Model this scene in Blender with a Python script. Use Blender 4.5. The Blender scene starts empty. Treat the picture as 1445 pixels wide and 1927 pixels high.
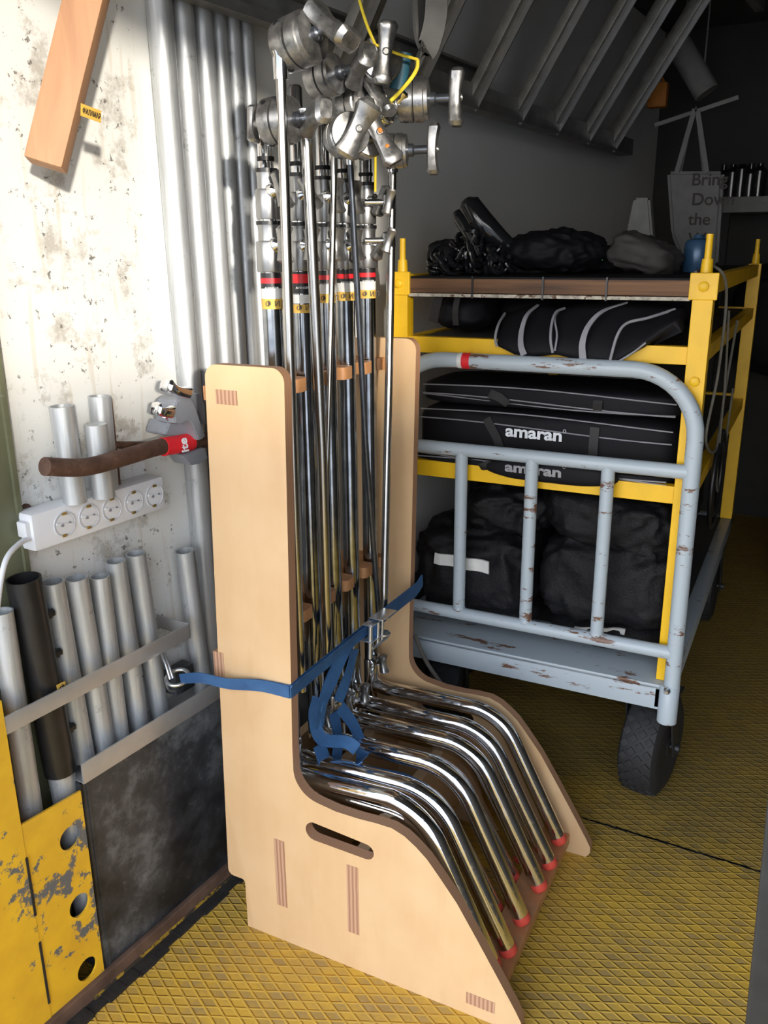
import bpy, bmesh, math, random
from mathutils import Vector, Matrix, noise
V = Vector
PI = math.pi
random.seed(7)
sc = bpy.context.scene
COL = sc.collection

# ------------------------------------------------------------------ camera
F_PX, W_PX, H_PX = 1600.0, 1445, 1927
pitch, roll, yaw = math.radians(17.1), math.radians(0.47), math.radians(26.6)
Fw = V((-math.sin(yaw), math.cos(yaw), 0)); Rw = V((math.cos(yaw), math.sin(yaw), 0))
CF = math.cos(pitch)*Fw + V((0, 0, -math.sin(pitch)))
CD0 = -math.sin(pitch)*Fw + V((0, 0, -math.cos(pitch)))
CR = math.cos(roll)*Rw + math.sin(roll)*CD0
CD = -math.sin(roll)*Rw + math.cos(roll)*CD0
CAM = V((0.842, -1.078, 1.25))
cam = bpy.data.cameras.new('camera'); camo = bpy.data.objects.new('camera', cam); COL.objects.link(camo)
M = Matrix((CR, -CD, -CF)).transposed().to_4x4(); M.translation = CAM
camo.matrix_world = M
cam.sensor_fit = 'VERTICAL'; cam.sensor_height = 36; cam.lens = F_PX/H_PX*36; cam.clip_start = 0.02
sc.camera = camo

# ------------------------------------------------------------------ light
sc.view_settings.view_transform = 'Standard'; sc.view_settings.look = 'None'
sc.view_settings.gamma = 1; sc.view_settings.use_curve_mapping = False
sc.view_settings.exposure = 0.55
w = bpy.data.worlds.new('sky'); sc.world = w; w.use_nodes = True
nt = w.node_tree; nt.nodes.clear()
wo = nt.nodes.new('ShaderNodeOutputWorld'); bg = nt.nodes.new('ShaderNodeBackground')
tc = nt.nodes.new('ShaderNodeTexCoord'); sx = nt.nodes.new('ShaderNodeSeparateXYZ'); cr = nt.nodes.new('ShaderNodeValToRGB')
nt.links.new(tc.outputs['Generated'], sx.inputs[0]); nt.links.new(sx.outputs['Z'], cr.inputs[0])
cr.color_ramp.elements[0].position = 0.08; cr.color_ramp.elements[0].color = (1.35, 1.32, 1.28, 1)
cr.color_ramp.elements[1].position = 0.6; cr.color_ramp.elements[1].color = (0.66, 0.80, 1.02, 1)
nt.links.new(cr.outputs[0], bg.inputs[0]); bg.inputs[1].default_value = 2.9
nt.links.new(bg.outputs[0], wo.inputs[0])
sun = bpy.data.lights.new('sun', 'SUN'); sun.energy = 3.1; sun.angle = math.radians(2.2); sun.color = (1.0, 0.92, 0.80)
suno = bpy.data.objects.new('sun', sun); COL.objects.link(suno)
SUN_DIR = V((-0.70, 0.70, -0.155)).normalized()
suno.rotation_euler = SUN_DIR.to_track_quat('-Z', 'Y').to_euler(); suno.location = (6, -3, 4)

# ------------------------------------------------------------------ measuring helpers (real points on real planes)
def ray(x, y): return CF + (x-W_PX/2)/F_PX*CR + (y-H_PX/2)/F_PX*CD
def hit(x, y, n, p0):
    v = ray(x, y); return CAM + v*((V(p0)-CAM).dot(n)/v.dot(n))
def atY(x, y, yy): return hit(x, y, V((0, 1, 0)), (0, yy, 0))
def atX(x, y, xx): return hit(x, y, V((1, 0, 0)), (xx, 0, 0))
def atZ(x, y, zz): return hit(x, y, V((0, 0, 1)), (0, 0, zz))
WA = math.radians(5.2)
WD = V((math.sin(WA), math.cos(WA), 0)); WN = V((math.cos(WA), -math.sin(WA), 0)); W0 = V((-0.121, 0.098, 0))
def WP(s, o, z): return W0 + WD*s + WN*o + V((0, 0, z))
def atW(x, y, o): return hit(x, y, WN, W0+WN*o)

# ------------------------------------------------------------------ materials
class MB:
    def __init__(s, name):
        s.m = bpy.data.materials.new(name); s.m.use_nodes = True
        s.t = s.m.node_tree; s.b = s.t.nodes['Principled BSDF']; s.co = s.t.nodes.new('ShaderNodeTexCoord').outputs['Object']
    def n(s, typ, **k):
        nd = s.t.nodes.new(typ)
        for a, v in k.items(): setattr(nd, a, v)
        return nd
    def l(s, a, b): s.t.links.new(a, b)
    def mapc(s, scale=(1, 1, 1), rot=(0, 0, 0)):
        m = s.n('ShaderNodeMapping'); m.inputs['Scale'].default_value = scale; m.inputs['Rotation'].default_value = rot
        s.l(s.co, m.inputs[0]); return m.outputs[0]
    def noise(s, scale, detail=4, rough=.55, vec=None, dist=0):
        nd = s.n('ShaderNodeTexNoise'); nd.inputs['Scale'].default_value = scale; nd.inputs['Detail'].default_value = detail
        nd.inputs['Roughness'].default_value = rough; nd.inputs['Distortion'].default_value = dist
        s.l(vec if vec else s.co, nd.inputs['Vector']); return nd.outputs[0]
    def ramp(s, inp, stops):
        r = s.n('ShaderNodeValToRGB'); e = r.color_ramp.elements
        while len(e) < len(stops): e.new(0.5)
        for k, (p, c) in enumerate(stops):
            e[k].position = p; e[k].color = (c if len(c) == 4 else (*c, 1)) if not isinstance(c, (int, float)) else (c, c, c, 1)
        s.l(inp, r.inputs[0]); return r.outputs[0]
    def mix(s, f, a, b, mode='MIX'):
        m = s.n('ShaderNodeMix', data_type='RGBA', blend_type=mode)
        for i, v in ((0, f), (6, a), (7, b)):
            if isinstance(v, bpy.types.NodeSocket): s.l(v, m.inputs[i])
            else: m.inputs[i].default_value = v if i == 0 else (*v, 1)
        return m.outputs[2]
    def math(s, op, a, b=0.0, c=None):
        m = s.n('ShaderNodeMath', operation=op)
        for i, v in enumerate((a, b, c)):
            if v is None: continue
            if isinstance(v, bpy.types.NodeSocket): s.l(v, m.inputs[i])
            else: m.inputs[i].default_value = v
        return m.outputs[0]
    def col(s, c):
        if isinstance(c, bpy.types.NodeSocket): s.l(c, s.b.inputs['Base Color'])
        else: s.b.inputs['Base Color'].default_value = (*c, 1)
    def set(s, name, v):
        if isinstance(v, bpy.types.NodeSocket): s.l(v, s.b.inputs[name])
        else: s.b.inputs[name].default_value = v
    def bump(s, h, strength=.3, dist=.002):
        b = s.n('ShaderNodeBump'); b.inputs['Strength'].default_value = strength; b.inputs['Distance'].default_value = dist
        s.l(h, b.inputs['Height']); s.l(b.outputs[0], s.b.inputs['Normal'])
MATS = {}
def simple(name, c, rough=.6, metal=0.0, var=.12, scale=30, bump=0, bscale=60, c2=None, thr=None, spec=None):
    m = MB(name); n1 = m.noise(scale, 5)
    dark = tuple(x*(1-var) for x in c); light = tuple(min(1, x*(1+var)) for x in c)
    base = m.ramp(n1, [(.3, dark), (.7, light)])
    if c2:
        t = thr or .62
        f = m.ramp(m.noise(scale*.6, 8, .7), [(t, 0.0), (t+.03, 1.0)]); base = m.mix(f, base, c2)
    m.col(base); m.set('Roughness', rough); m.set('Metallic', metal)
    if spec is not None: m.set('Specular IOR Level', spec)
    if bump: m.bump(m.noise(bscale, 4), bump, .003)
    MATS[name] = m.m; return m.m

def mk_materials():
    # yellow tread plate floor: rhombic lattice of raised ribs, paint worn in the cells
    m = MB('tread_plate')
    a = (0.0235, 0.0103); b = (0.0205, -0.0113); det = a[0]*b[1]-a[1]*b[0]
    A = (b[1]/det, -b[0]/det, 0); B = (-a[1]/det, a[0]/det, 0)
    warp = m.n('ShaderNodeVectorMath', operation='ADD')
    wn_ = m.n('ShaderNodeTexNoise'); wn_.inputs['Scale'].default_value = 14; m.l(m.co, wn_.inputs['Vector'])
    sc_ = m.n('ShaderNodeVectorMath', operation='SCALE'); m.l(wn_.outputs['Color'], sc_.inputs[0]); sc_.inputs['Scale'].default_value = .002
    m.l(m.co, warp.inputs[0]); m.l(sc_.outputs[0], warp.inputs[1]); P = warp.outputs[0]
    def dot(vec):
        d = m.n('ShaderNodeVectorMath', operation='DOT_PRODUCT'); m.l(P, d.inputs[0]); d.inputs[1].default_value = vec; return d.outputs['Value']
    u, v = dot(A), dot(B)
    fu = m.math('ABSOLUTE', m.math('SUBTRACT', m.math('FRACT', u), .5)); fv = m.math('ABSOLUTE', m.math('SUBTRACT', m.math('FRACT', v), .5))
    ridge = m.math('MAXIMUM', fu, fv)
    rb = m.ramp(ridge, [(.36, 0.0), (.45, 1.0)])
    cell = m.n('ShaderNodeTexWhiteNoise'); cell.noise_dimensions = '2D'
    cx = m.n('ShaderNodeCombineXYZ'); m.l(m.math('FLOOR', u), cx.inputs[0]); m.l(m.math('FLOOR', v), cx.inputs[1]); m.l(cx.outputs[0], cell.inputs['Vector'])
    big = m.noise(5, 6, .6); fine = m.noise(160, 6, .7); mid = m.noise(38, 6, .7)
    yel = m.mix(m.ramp(m.noise(9, 5), [(.35, 0.0), (.7, 1.0)]), (.66, .39, .050), (.56, .34, .07))
    brown = m.mix(m.ramp(mid, [(.35, 0.0), (.65, 1.0)]), (.20, .13, .06), (.33, .24, .13))
    wear = m.math('ADD', m.math('MULTIPLY', cell.outputs['Value'], .22), m.math('MULTIPLY', big, .55))
    wear = m.math('ADD', wear, m.math('MULTIPLY', mid, .55))
    wear = m.math('SUBTRACT', wear, m.math('MULTIPLY', rb, .30))
    wf = m.ramp(wear, [(.62, 0.0), (.80, .6)])
    base = m.mix(wf, yel, brown)
    speck = m.ramp(fine, [(.66, 0.0), (.72, .8)]); base = m.mix(speck, base, (.07, .045, .02))
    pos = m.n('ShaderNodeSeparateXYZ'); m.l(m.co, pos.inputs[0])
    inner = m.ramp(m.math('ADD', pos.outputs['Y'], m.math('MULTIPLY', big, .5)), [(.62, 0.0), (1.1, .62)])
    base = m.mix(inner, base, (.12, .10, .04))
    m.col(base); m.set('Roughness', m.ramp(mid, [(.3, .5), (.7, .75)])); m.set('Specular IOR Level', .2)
    m.bump(m.math('ADD', rb, m.math('MULTIPLY', mid, .35)), .9, .0025); MATS['tread_plate'] = m.m
    # dirty white wall
    m = MB('white_wall')
    n1 = m.noise(3.2, 8, .62); n2 = m.noise(55, 6, .75); n3 = m.noise(14, 8, .72); pos = m.n('ShaderNodeSeparateXYZ'); m.l(m.co, pos.inputs[0])
    base = m.mix(m.ramp(n1, [(.45, 0.0), (.80, .35)]), (.78, .78, .75), (.66, .63, .56))
    zz = pos.outputs['Z']
    yy = pos.outputs['Y']
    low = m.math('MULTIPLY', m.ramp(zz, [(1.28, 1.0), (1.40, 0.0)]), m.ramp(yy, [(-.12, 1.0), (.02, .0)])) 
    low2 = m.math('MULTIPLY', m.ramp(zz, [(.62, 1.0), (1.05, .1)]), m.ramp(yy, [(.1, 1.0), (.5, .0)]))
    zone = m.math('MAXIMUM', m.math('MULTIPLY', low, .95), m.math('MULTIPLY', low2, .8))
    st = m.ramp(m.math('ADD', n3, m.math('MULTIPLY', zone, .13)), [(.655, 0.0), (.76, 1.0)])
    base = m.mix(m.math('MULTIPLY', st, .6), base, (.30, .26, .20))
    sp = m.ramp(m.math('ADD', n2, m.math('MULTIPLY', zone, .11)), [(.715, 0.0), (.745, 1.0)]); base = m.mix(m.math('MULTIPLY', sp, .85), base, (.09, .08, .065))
    mp = m.mapc((60, 60, 5)); dr = m.ramp(m.noise(1, 3, .5, mp), [(.60, 0.0), (.68, 1.0)])
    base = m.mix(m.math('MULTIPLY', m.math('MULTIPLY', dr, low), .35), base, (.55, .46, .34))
    m.col(base); m.set('Roughness', .5); m.bump(n2, .12, .001); MATS['white_wall'] = m.m
    # plywood face: birch with soft clouds and faint grain
    m = MB('birch_ply')
    g = m.noise(1.0, 5, .6, m.mapc((22, 22, 3)), .6); cl = m.noise(9, 3, .5)
    base = m.mix(m.ramp(g, [(.35, 0.0), (.7, 1.0)]), (.64, .43, .235), (.60, .39, .21))
    base = m.mix(m.ramp(cl, [(.42, 0.0), (.75, .65)]), base, (.69, .49, .29))
    gv = m.noise(1.0, 3, .5, m.mapc((9, 9, 1.6)), 1.5); base = m.mix(m.ramp(gv, [(.6, 0.0), (.72, .3)]), base, (.48, .29, .14))
    m.col(base); m.set('Roughness', .42); m.bump(g, .05, .001); MATS['birch_ply'] = m.m
    m = MB('ply_edge')
    wv = m.n('ShaderNodeTexWave', bands_direction='Y'); wv.inputs['Scale'].default_value = 105; wv.inputs['Distortion'].default_value = .6
    m.l(m.co, wv.inputs['Vector'])
    m.col(m.ramp(wv.outputs[0], [(.2, (.28, .13, .07)), (.8, (.52, .30, .17))])); m.set('Roughness', .6); MATS['ply_edge'] = m.m
    m = MB('ply_endgrain')
    wv = m.n('ShaderNodeTexWave', bands_direction='X'); wv.inputs['Scale'].default_value = 42; wv.inputs['Distortion'].default_value = .8
    m.l(m.co, wv.inputs['Vector'])
    m.col(m.ramp(wv.outputs[0], [(.2, (.33, .17, .10)), (.8, (.50, .30, .19))])); m.set('Roughness', .7); MATS['ply_endgrain'] = m.m
    # chrome tube
    m = MB('chrome'); n = m.noise(45, 8, .75); m.col(m.ramp(n, [(.62, (.86, .87, .89)), (.70, (.45, .45, .45))])); m.set('Metallic', 1.0)
    m.set('Roughness', m.ramp(n, [(.5, .07), (.72, .35)])); MATS['chrome'] = m.m
    m = MB('scuffed_chrome'); n = m.noise(70, 8, .8); m.col(m.ramp(n, [(.5, (.60, .61, .62)), (.60, (.26, .26, .27))])); m.set('Metallic', 1.0)
    m.set('Roughness', m.ramp(n, [(.4, .12), (.6, .45)])); MATS['scuffed_chrome'] = m.m
    m = MB('galvanised'); st = m.noise(1.0, 6, .7, m.mapc((55, 55, 3)), .3); n = m.noise(26, 8, .75)
    c = m.ramp(st, [(.3, (.36, .38, .39)), (.7, (.66, .68, .70))]); c = m.mix(m.ramp(n, [(.6, 0.0), (.66, .55)]), c, (.20, .21, .22))
    m.col(c); m.set('Metallic', .55); m.set('Roughness', m.ramp(n, [(.3, .36), (.7, .58)])); m.bump(st, .1, .001); MATS['galvanised'] = m.m
    m = MB('cast_aluminium'); n = m.noise(60, 6, .7); m.col(m.ramp(n, [(.35, (.25, .25, .25)), (.65, (.46, .45, .44))])); m.set('Metallic', .9)
    m.set('Roughness', m.ramp(n, [(.3, .25), (.7, .42)])); m.bump(n, .1, .001); MATS['cast_aluminium'] = m.m
    m = MB('dark_sheet'); n = m.noise(5, 10, .7, m.mapc((1, 1, 1), (.5, 0, 0))); n2 = m.noise(30, 8, .8)
    c = m.ramp(n, [(.40, (.020, .022, .025)), (.52, (.06, .066, .075)), (.64, (.20, .22, .24))]); c = m.mix(m.ramp(n2, [(.62, 0.0), (.68, .5)]), c, (.25, .26, .27))
    m.col(c); m.set('Roughness', .42); m.set('Metallic', .3); m.bump(n2, .12, .001); MATS['dark_sheet'] = m.m
    m = MB('worn_yellow'); n = m.noise(8, 10, .72); n2 = m.noise(45, 8, .8)
    f = m.ramp(n, [(.555, 0.0), (.575, 1.0)]); f2 = m.ramp(n2, [(.63, 0.0), (.66, 1.0)])
    pos = m.n('ShaderNodeSeparateXYZ'); m.l(m.co, pos.inputs[0])
    c = m.mix(m.ramp(m.noise(20, 5), [(.3, 0.0), (.7, 1.0)]), (.86, .52, .03), (.74, .42, .03))
    c = m.mix(f, c, (.13, .14, .15)); c = m.mix(m.math('MULTIPLY', f2, .8), c, (.20, .15, .08))
    m.col(c); m.set('Roughness', .4); MATS['worn_yellow'] = m.m
    m = MB('blue_grey_paint'); n = m.noise(7, 10, .75, m.mapc((1, 3, 5))); 
    c = m.mix(m.ramp(n, [(.585, 0.0), (.60, 1.0)]), (.43, .50, .56), (.16, .08, .05)); c = m.mix(m.ramp(m.noise(90, 6, .8), [(.68, 0.0), (.7, .8)]), c, (.05, .05, .06))
    m.col(c); m.set('Roughness', .38); MATS['blue_grey_paint'] = m.m
    m = MB('black_fabric'); n = m.noise(7, 6, .6); we = m.noise(400, 2); m.col(m.ramp(n, [(.3, (.003, .003, .004)), (.7, (.008, .008, .011))]))
    m.set('Roughness', .62); m.set('Specular IOR Level', .35); m.bump(m.math('ADD', m.math('MULTIPLY', n, 1.5), m.math('MULTIPLY', we, .15)), .6, .02); MATS['black_fabric'] = m.m
    m = MB('plain_black'); n = m.noise(9, 3, .5); m.col(m.ramp(n, [(.3, (.004, .004, .006)), (.7, (.007, .007, .010))])); m.set('Roughness', .7)
    m.set('Specular IOR Level', .25); m.bump(n, .3, .008); MATS['plain_black'] = m.m
    m = MB('blue_webbing')
    wv = m.n('ShaderNodeTexWave', bands_direction='DIAGONAL'); wv.inputs['Scale'].default_value = 160; m.l(m.co, wv.inputs['Vector'])
    m.col(m.mix(m.ramp(m.noise(20, 4), [(.3, 0.0), (.7, 1.0)]), (.018, .075, .20), (.035, .12, .28))); m.set('Roughness', .65); m.bump(wv.outputs[0], .5, .001); MATS['blue_webbing'] = m.m
    m = MB('pine'); g = m.noise(1, 4, .6, m.mapc((20, 20, 2)), 1.2); n = m.noise(11, 3, .5)
    c = m.mix(m.ramp(g, [(.3, 0.0), (.7, 1.0)]), (.50, .27, .14), (.36, .18, .09)); kn = m.ramp(n, [(.70, 0.0), (.73, .8)]); m.col(m.mix(kn, c, (.22, .09, .04)))
    m.set('Roughness', .65); m.bump(g, .2, .002); MATS['pine'] = m.m
    m = MB('rust'); n = m.noise(26, 8, .7); m.col(m.ramp(n, [(.3, (.055, .028, .02)), (.55, (.12, .065, .045)), (.75, (.24, .15, .11))])); m.set('Roughness', .7); m.set('Metallic', .3); m.bump(n, .5, .002); MATS['rust'] = m.m
    m = MB('shelf_wood'); g = m.noise(1, 5, .6, m.mapc((3, 3, 60)), .8); m.col(m.ramp(g, [(.3, (.07, .035, .02)), (.7, (.22, .11, .05))])); m.set('Roughness', .7); MATS['shelf_wood'] = m.m
    m = MB('tyre'); vo = m.n('ShaderNodeTexVoronoi'); vo.inputs['Scale'].default_value = 60; m.l(m.co, vo.inputs[0]); m.col((.022, .022, .024)); m.set('Roughness', .7)
    MATS['tyre'] = m.m
    simple('column_chrome', (.33, .35, .38), .14, 1.0, var=.25, scale=40, c2=(.75, .77, .8), thr=.70)
    simple('rack_yellow', (.84, .50, .010), .42, var=.1, scale=12, c2=(.35, .28, .18), thr=.70)
    simple('beech', (.50, .24, .10), .5, var=.15)
    simple('steel_rod', (.50, .49, .47), .22, 1.0, var=.08)
    simple('dark_rod', (.10, .11, .13), .3, .8, var=.2, scale=60, c2=(.4, .42, .45), thr=.66)
    simple('satin_alu', (.36, .36, .36), .34, .9, var=.06)
    simple('brushed_strip', (.50, .50, .50), .45, .6, var=.08, scale=20)
    simple('black_paint', (.012, .012, .013), .35, var=.3, c2=(.2, .2, .2), thr=.72, scale=50)
    simple('black_plastic', (.010, .010, .011), .38)
    simple('black_gloss', (.012, .013, .015), .12)
    simple('grey_cast', (.25, .265, .30), .45, .15, var=.05)
    simple('zinc', (.62, .64, .66), .28, .9, var=.1)
    simple('white_plastic', (.76, .77, .80), .32, var=.03)
    simple('socket_white', (.62, .63, .67), .35, var=.04)
    simple('brass_pin', (.45, .33, .12), .4, .8)
    simple('red_tip', (.74, .085, .06), .5, var=.08)
    simple('red_tape', (.72, .02, .03), .45, var=.08)
    simple('yellow_tape', (.72, .44, .08), .55, var=.08)
    simple('label_black', (.015, .015, .016), .4)
    simple('label_white', (.72, .72, .70), .45)
    simple('white_ink', (.82, .84, .88), .5)
    simple('shaded_white_ink', (.30, .30, .32), .6)  # shaded copy of the white ink, the dimness is in the colour
    simple('black_ink', (.03, .025, .02), .6)
    simple('blue_tape', (.02, .09, .13), .5)
    simple('grey_piping', (.26, .26, .29), .6)
    simple('yellow_rope', (.72, .55, .03), .7)
    simple('greenish_paint', (.13, .135, .08), .5, var=.3, scale=8, c2=(.30, .30, .28), thr=.55)
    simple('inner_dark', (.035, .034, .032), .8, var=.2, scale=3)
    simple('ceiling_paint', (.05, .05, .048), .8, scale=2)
    simple('kerb_black', (.02, .016, .013), .85, var=.5, scale=40, bump=.6)
    simple('kerb_rust', (.13, .075, .05), .7, var=.4, scale=20, c2=(.5, .32, .03), thr=.68)
    simple('kerb_yellow', (.50, .30, .03), .6, var=.3, scale=30, c2=(.06, .045, .03), thr=.5)
    simple('ladder_alu', (.30, .29, .26), .45, .6, var=.25, scale=25)
    simple('beam_grey', (.20, .195, .185), .5, .4, var=.3, scale=14)
    simple('tote_canvas', (.20, .20, .20), .8)
    simple('worn_beige', (.42, .39, .33), .7, var=.5, scale=60, c2=(.12, .07, .04), thr=.55)
    simple('grey_cloth', (.22, .22, .21), .8)
    simple('orange_plastic', (.50, .16, .01), .6)
    simple('can_blue', (.03, .08, .16), .3, .2)
    simple('asphalt', (.24, .235, .23), .9, scale=8)
    simple('blocker_grey', (.6, .6, .6), .7)  # plain grey of the added sun blocker
    simple('post_grey', (.03, .033, .037), .45, .3, var=.3, c2=(.4, .4, .42), thr=.70, scale=20)
    simple('green_ink', (.03, .45, .16), .5)
    simple('rope_grey', (.14, .13, .11), .8)
    simple('strap_black', (.014, .014, .015), .6)
    simple('sling_dark', (.05, .048, .045), .75, var=.3, c2=(.45, .12, .07), thr=.66, scale=25)
mk_materials()
G = MATS

# ------------------------------------------------------------------ mesh helpers
def frame(axis, ref=None):
    a = V(axis).normalized(); r = V(ref) if ref is not None else (V((0, 0, 1)) if abs(a.z) < .9 else V((1, 0, 0)))
    x = r - a*r.dot(a); x.normalize(); return x, a.cross(x), a
def add_box(bm, c, size, ax=None, bev=0.0):
    """ax: three unit vectors for the local axes"""
    ax = ax or (V((1, 0, 0)), V((0, 1, 0)), V((0, 0, 1)))
    vs = []
    for i in (-1, 1):
        for j in (-1, 1):
            for k in (-1, 1):
                vs.append(bm.verts.new(V(c)+ax[0]*i*size[0]/2+ax[1]*j*size[1]/2+ax[2]*k*size[2]/2))
    fs = [(0, 1, 3, 2), (4, 6, 7, 5), (0, 4, 5, 1), (2, 3, 7, 6), (0, 2, 6, 4), (1, 5, 7, 3)]
    out = [bm.faces.new([vs[i] for i in f]) for f in fs]
    if bev:
        es = list({e for f in out for e in f.edges}); bmesh.ops.bevel(bm, geom=es, offset=bev, segments=2, profile=.6, affect='EDGES')
def bx(bm, lo, hi, bev=0.0): add_box(bm, (V(lo)+V(hi))/2, [abs(hi[i]-lo[i]) for i in range(3)], None, bev)
def add_beam(bm, p0, p1, w, h, up=(0, 0, 1), bev=0.0):
    p0, p1 = V(p0), V(p1); a = (p1-p0); L = a.length; x, y, z = frame(a, up)
    add_box(bm, (p0+p1)/2, (h, w, L), (x, y, z), bev)
def add_tube(bm, pts, r, seg=16, cap=True, hollow=0.0):
    pts = [V(p) for p in pts]; n = len(pts); rs = r if isinstance(r, (list, tuple)) else [r]*n
    rings = []; x = None
    for i, p in enumerate(pts):
        t = (pts[min(i+1, n-1)]-pts[max(i-1, 0)]).normalized()
        if x is None: x, y, _ = frame(t)
        else:
            x = (x - t*x.dot(t)).normalized(); y = t.cross(x)
        rings.append([bm.verts.new(p+(x*math.cos(2*PI*k/seg)+y*math.sin(2*PI*k/seg))*rs[i]) for k in range(seg)])
    for a, b in zip(rings, rings[1:]):
        for k in range(seg): bm.faces.new((a[k], a[(k+1) % seg], b[(k+1) % seg], b[k]))
    if hollow:
        for ring, q, o in ((rings[0], pts[0], 1), (rings[-1], pts[-1], -1)):
            t = (pts[1]-pts[0]) if o == 1 else (pts[-1]-pts[-2]); t = t.normalized()*o
            inner = [bm.verts.new(q+(v.co-q)*hollow) for v in ring]; deep = [bm.verts.new(v.co+t*.12) for v in inner]
            for k in range(seg):
                k2 = (k+1) % seg
                bm.faces.new((ring[k], ring[k2], inner[k2], inner[k])); bm.faces.new((inner[k], inner[k2], deep[k2], deep[k]))
            bm.faces.new(deep)
    elif cap:
        bm.faces.new(rings[0][::-1]); bm.faces.new(rings[-1])
def add_lathe(bm, o, axis, prof, seg=24, ref=None):
    """prof: list of (height, radius) along axis"""
    x, y, a = frame(axis, ref); rings = []
    for h, r in prof:
        rings.append([bm.verts.new(V(o)+a*h+(x*math.cos(2*PI*k/seg)+y*math.sin(2*PI*k/seg))*max(r, 1e-4)) for k in range(seg)])
    for p, q in zip(rings, rings[1:]):
        for k in range(seg): bm.faces.new((p[k], p[(k+1) % seg], q[(k+1) % seg], q[k]))
    bm.faces.new(rings[0][::-1]); bm.faces.new(rings[-1])
def smooth_path(pts, n=8):
    pts = [V(p) for p in pts]; out = []
    P = [pts[0]*2-pts[1]]+pts+[pts[-1]*2-pts[-2]]
    for i in range(1, len(P)-2):
        for k in range(n):
            t = k/n; p0, p1, p2, p3 = P[i-1], P[i], P[i+1], P[i+2]
            out.append(.5*((2*p1)+(p2-p0)*t+(2*p0-5*p1+4*p2-p3)*t*t+(3*p1-p0-3*p2+p3)*t**3))
    out.append(pts[-1]); return out
def bend_path(p0, corner, p1, rad, n=12):
    p0, c, p1 = V(p0), V(corner), V(p1); a = (p0-c).normalized(); b = (p1-c).normalized()
    th = a.angle(b); d = rad/math.tan(th/2); s, e = c+a*d, c+b*d; bis = (a+b).normalized(); cen = c+bis*(rad/math.sin(th/2))
    va, vb = s-cen, e-cen; tot = va.angle(vb); ax = va.cross(vb).normalized()
    return [p0]+[cen+Matrix.Rotation(tot*k/n, 3, ax) @ va for k in range(n+1)]+[p1]
def ribbon(bm, pts, wd, width, th=.0012):
    """flat strap: wd = width direction (one vector or one for each point)"""
    pts = [V(p) for p in pts]; n = len(pts); rows = []
    for i, p in enumerate(pts):
        t = (pts[min(i+1, n-1)]-pts[max(i-1, 0)]).normalized(); wv = V(wd[i] if isinstance(wd, list) else wd)
        wv = (wv - t*wv.dot(t)).normalized(); nn = t.cross(wv); ww = width[i] if isinstance(width, list) else width
        rows.append([bm.verts.new(p+wv*ww/2*a+nn*th*b) for a, b in ((-1, -1), (1, -1), (1, 1), (-1, 1))])
    for a, b in zip(rows, rows[1:]):
        for k in range(4): bm.faces.new((a[k], a[(k+1) % 4], b[(k+1) % 4], b[k]))
    bm.faces.new(rows[0][::-1]); bm.faces.new(rows[-1])
def blob(bm, c, size, p=3.0, amp=.012, fr=7, seed=0, rot=None, seg=40, ring=24):
    """soft stuffed shape: superellipsoid with folds"""
    rot = rot or Matrix.Identity(3); off = V((seed*7.3, seed*3.1, seed*1.7)); g = []
    def se(a, e): return math.copysign(abs(a)**e, a)
    e = 2/p
    for i in range(ring+1):
        ph = -PI/2+PI*i/ring; row = []
        for k in range(seg):
            th = 2*PI*k/seg
            q = V((se(math.cos(ph), e)*se(math.cos(th), e), se(math.cos(ph), e)*se(math.sin(th), e), se(math.sin(ph), e)))
            q = V((q.x*size[0]/2, q.y*size[1]/2, q.z*size[2]/2)); wpt = rot @ q
            nn = q.normalized(); d = noise.fractal((wpt+V(c))*fr+off, 1.0, 2.0, 4)*amp + (abs(noise.noise((wpt+V(c))*fr*2.2+off))*-1.2)*amp
            d += -abs(noise.noise(V(((wpt+V(c)).x*fr*2.0, (wpt+V(c)).y*fr*2.0, (wpt+V(c)).z*fr*4.5))+off))*amp*.55
            row.append(V(c)+wpt+(rot @ nn)*d)
        g.append(row)
    bot = bm.verts.new(sum(g[0], V())/seg); top = bm.verts.new(sum(g[-1], V())/seg)
    rows = [[bm.verts.new(q) for q in r] for r in g[1:-1]]
    for a, b in zip(rows, rows[1:]):
        for k in range(seg): bm.faces.new((a[k], a[(k+1) % seg], b[(k+1) % seg], b[k]))
    for k in range(seg):
        bm.faces.new((bot, rows[0][(k+1) % seg], rows[0][k])); bm.faces.new((top, rows[-1][k], rows[-1][(k+1) % seg]))
def t_knob(bm, c, lobe, th, L=.06, H=.017, T=.013):
    """bow tie lobed handle: lobe = long direction, th = direction towards the viewer side (thickness)"""
    z, t = V(lobe).normalized(), V(th); t = (t-z*t.dot(z)).normalized(); h = z.cross(t); n = 14; rows = []
    for i in range(n+1):
        s = -1+2*i/n; e = 1.0 if abs(s) < .86 else max(.62, math.sqrt(max(0, 1-((abs(s)-.86)/.14)**2*.7)))
        hh = H*(.62+.38*s*s)*e; tt = T*(.75+.25*s*s)*e; arch = t*(s*s*.004)
        row = []
        for k in range(12):
            a = 2*PI*k/12; ca, sa = math.cos(a), math.sin(a)
            row.append(bm.verts.new(V(c)+z*s*L/2+arch+h*math.copysign(abs(ca)**.6, ca)*hh/1.2+t*math.copysign(abs(sa)**.6, sa)*tt/1.2))
        rows.append(row)
    for a, b in zip(rows, rows[1:]):
        for k in range(12): bm.faces.new((a[k], a[(k+1) % 12], b[(k+1) % 12], b[k]))
    bm.faces.new(rows[0][::-1]); bm.faces.new(rows[-1])

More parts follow.
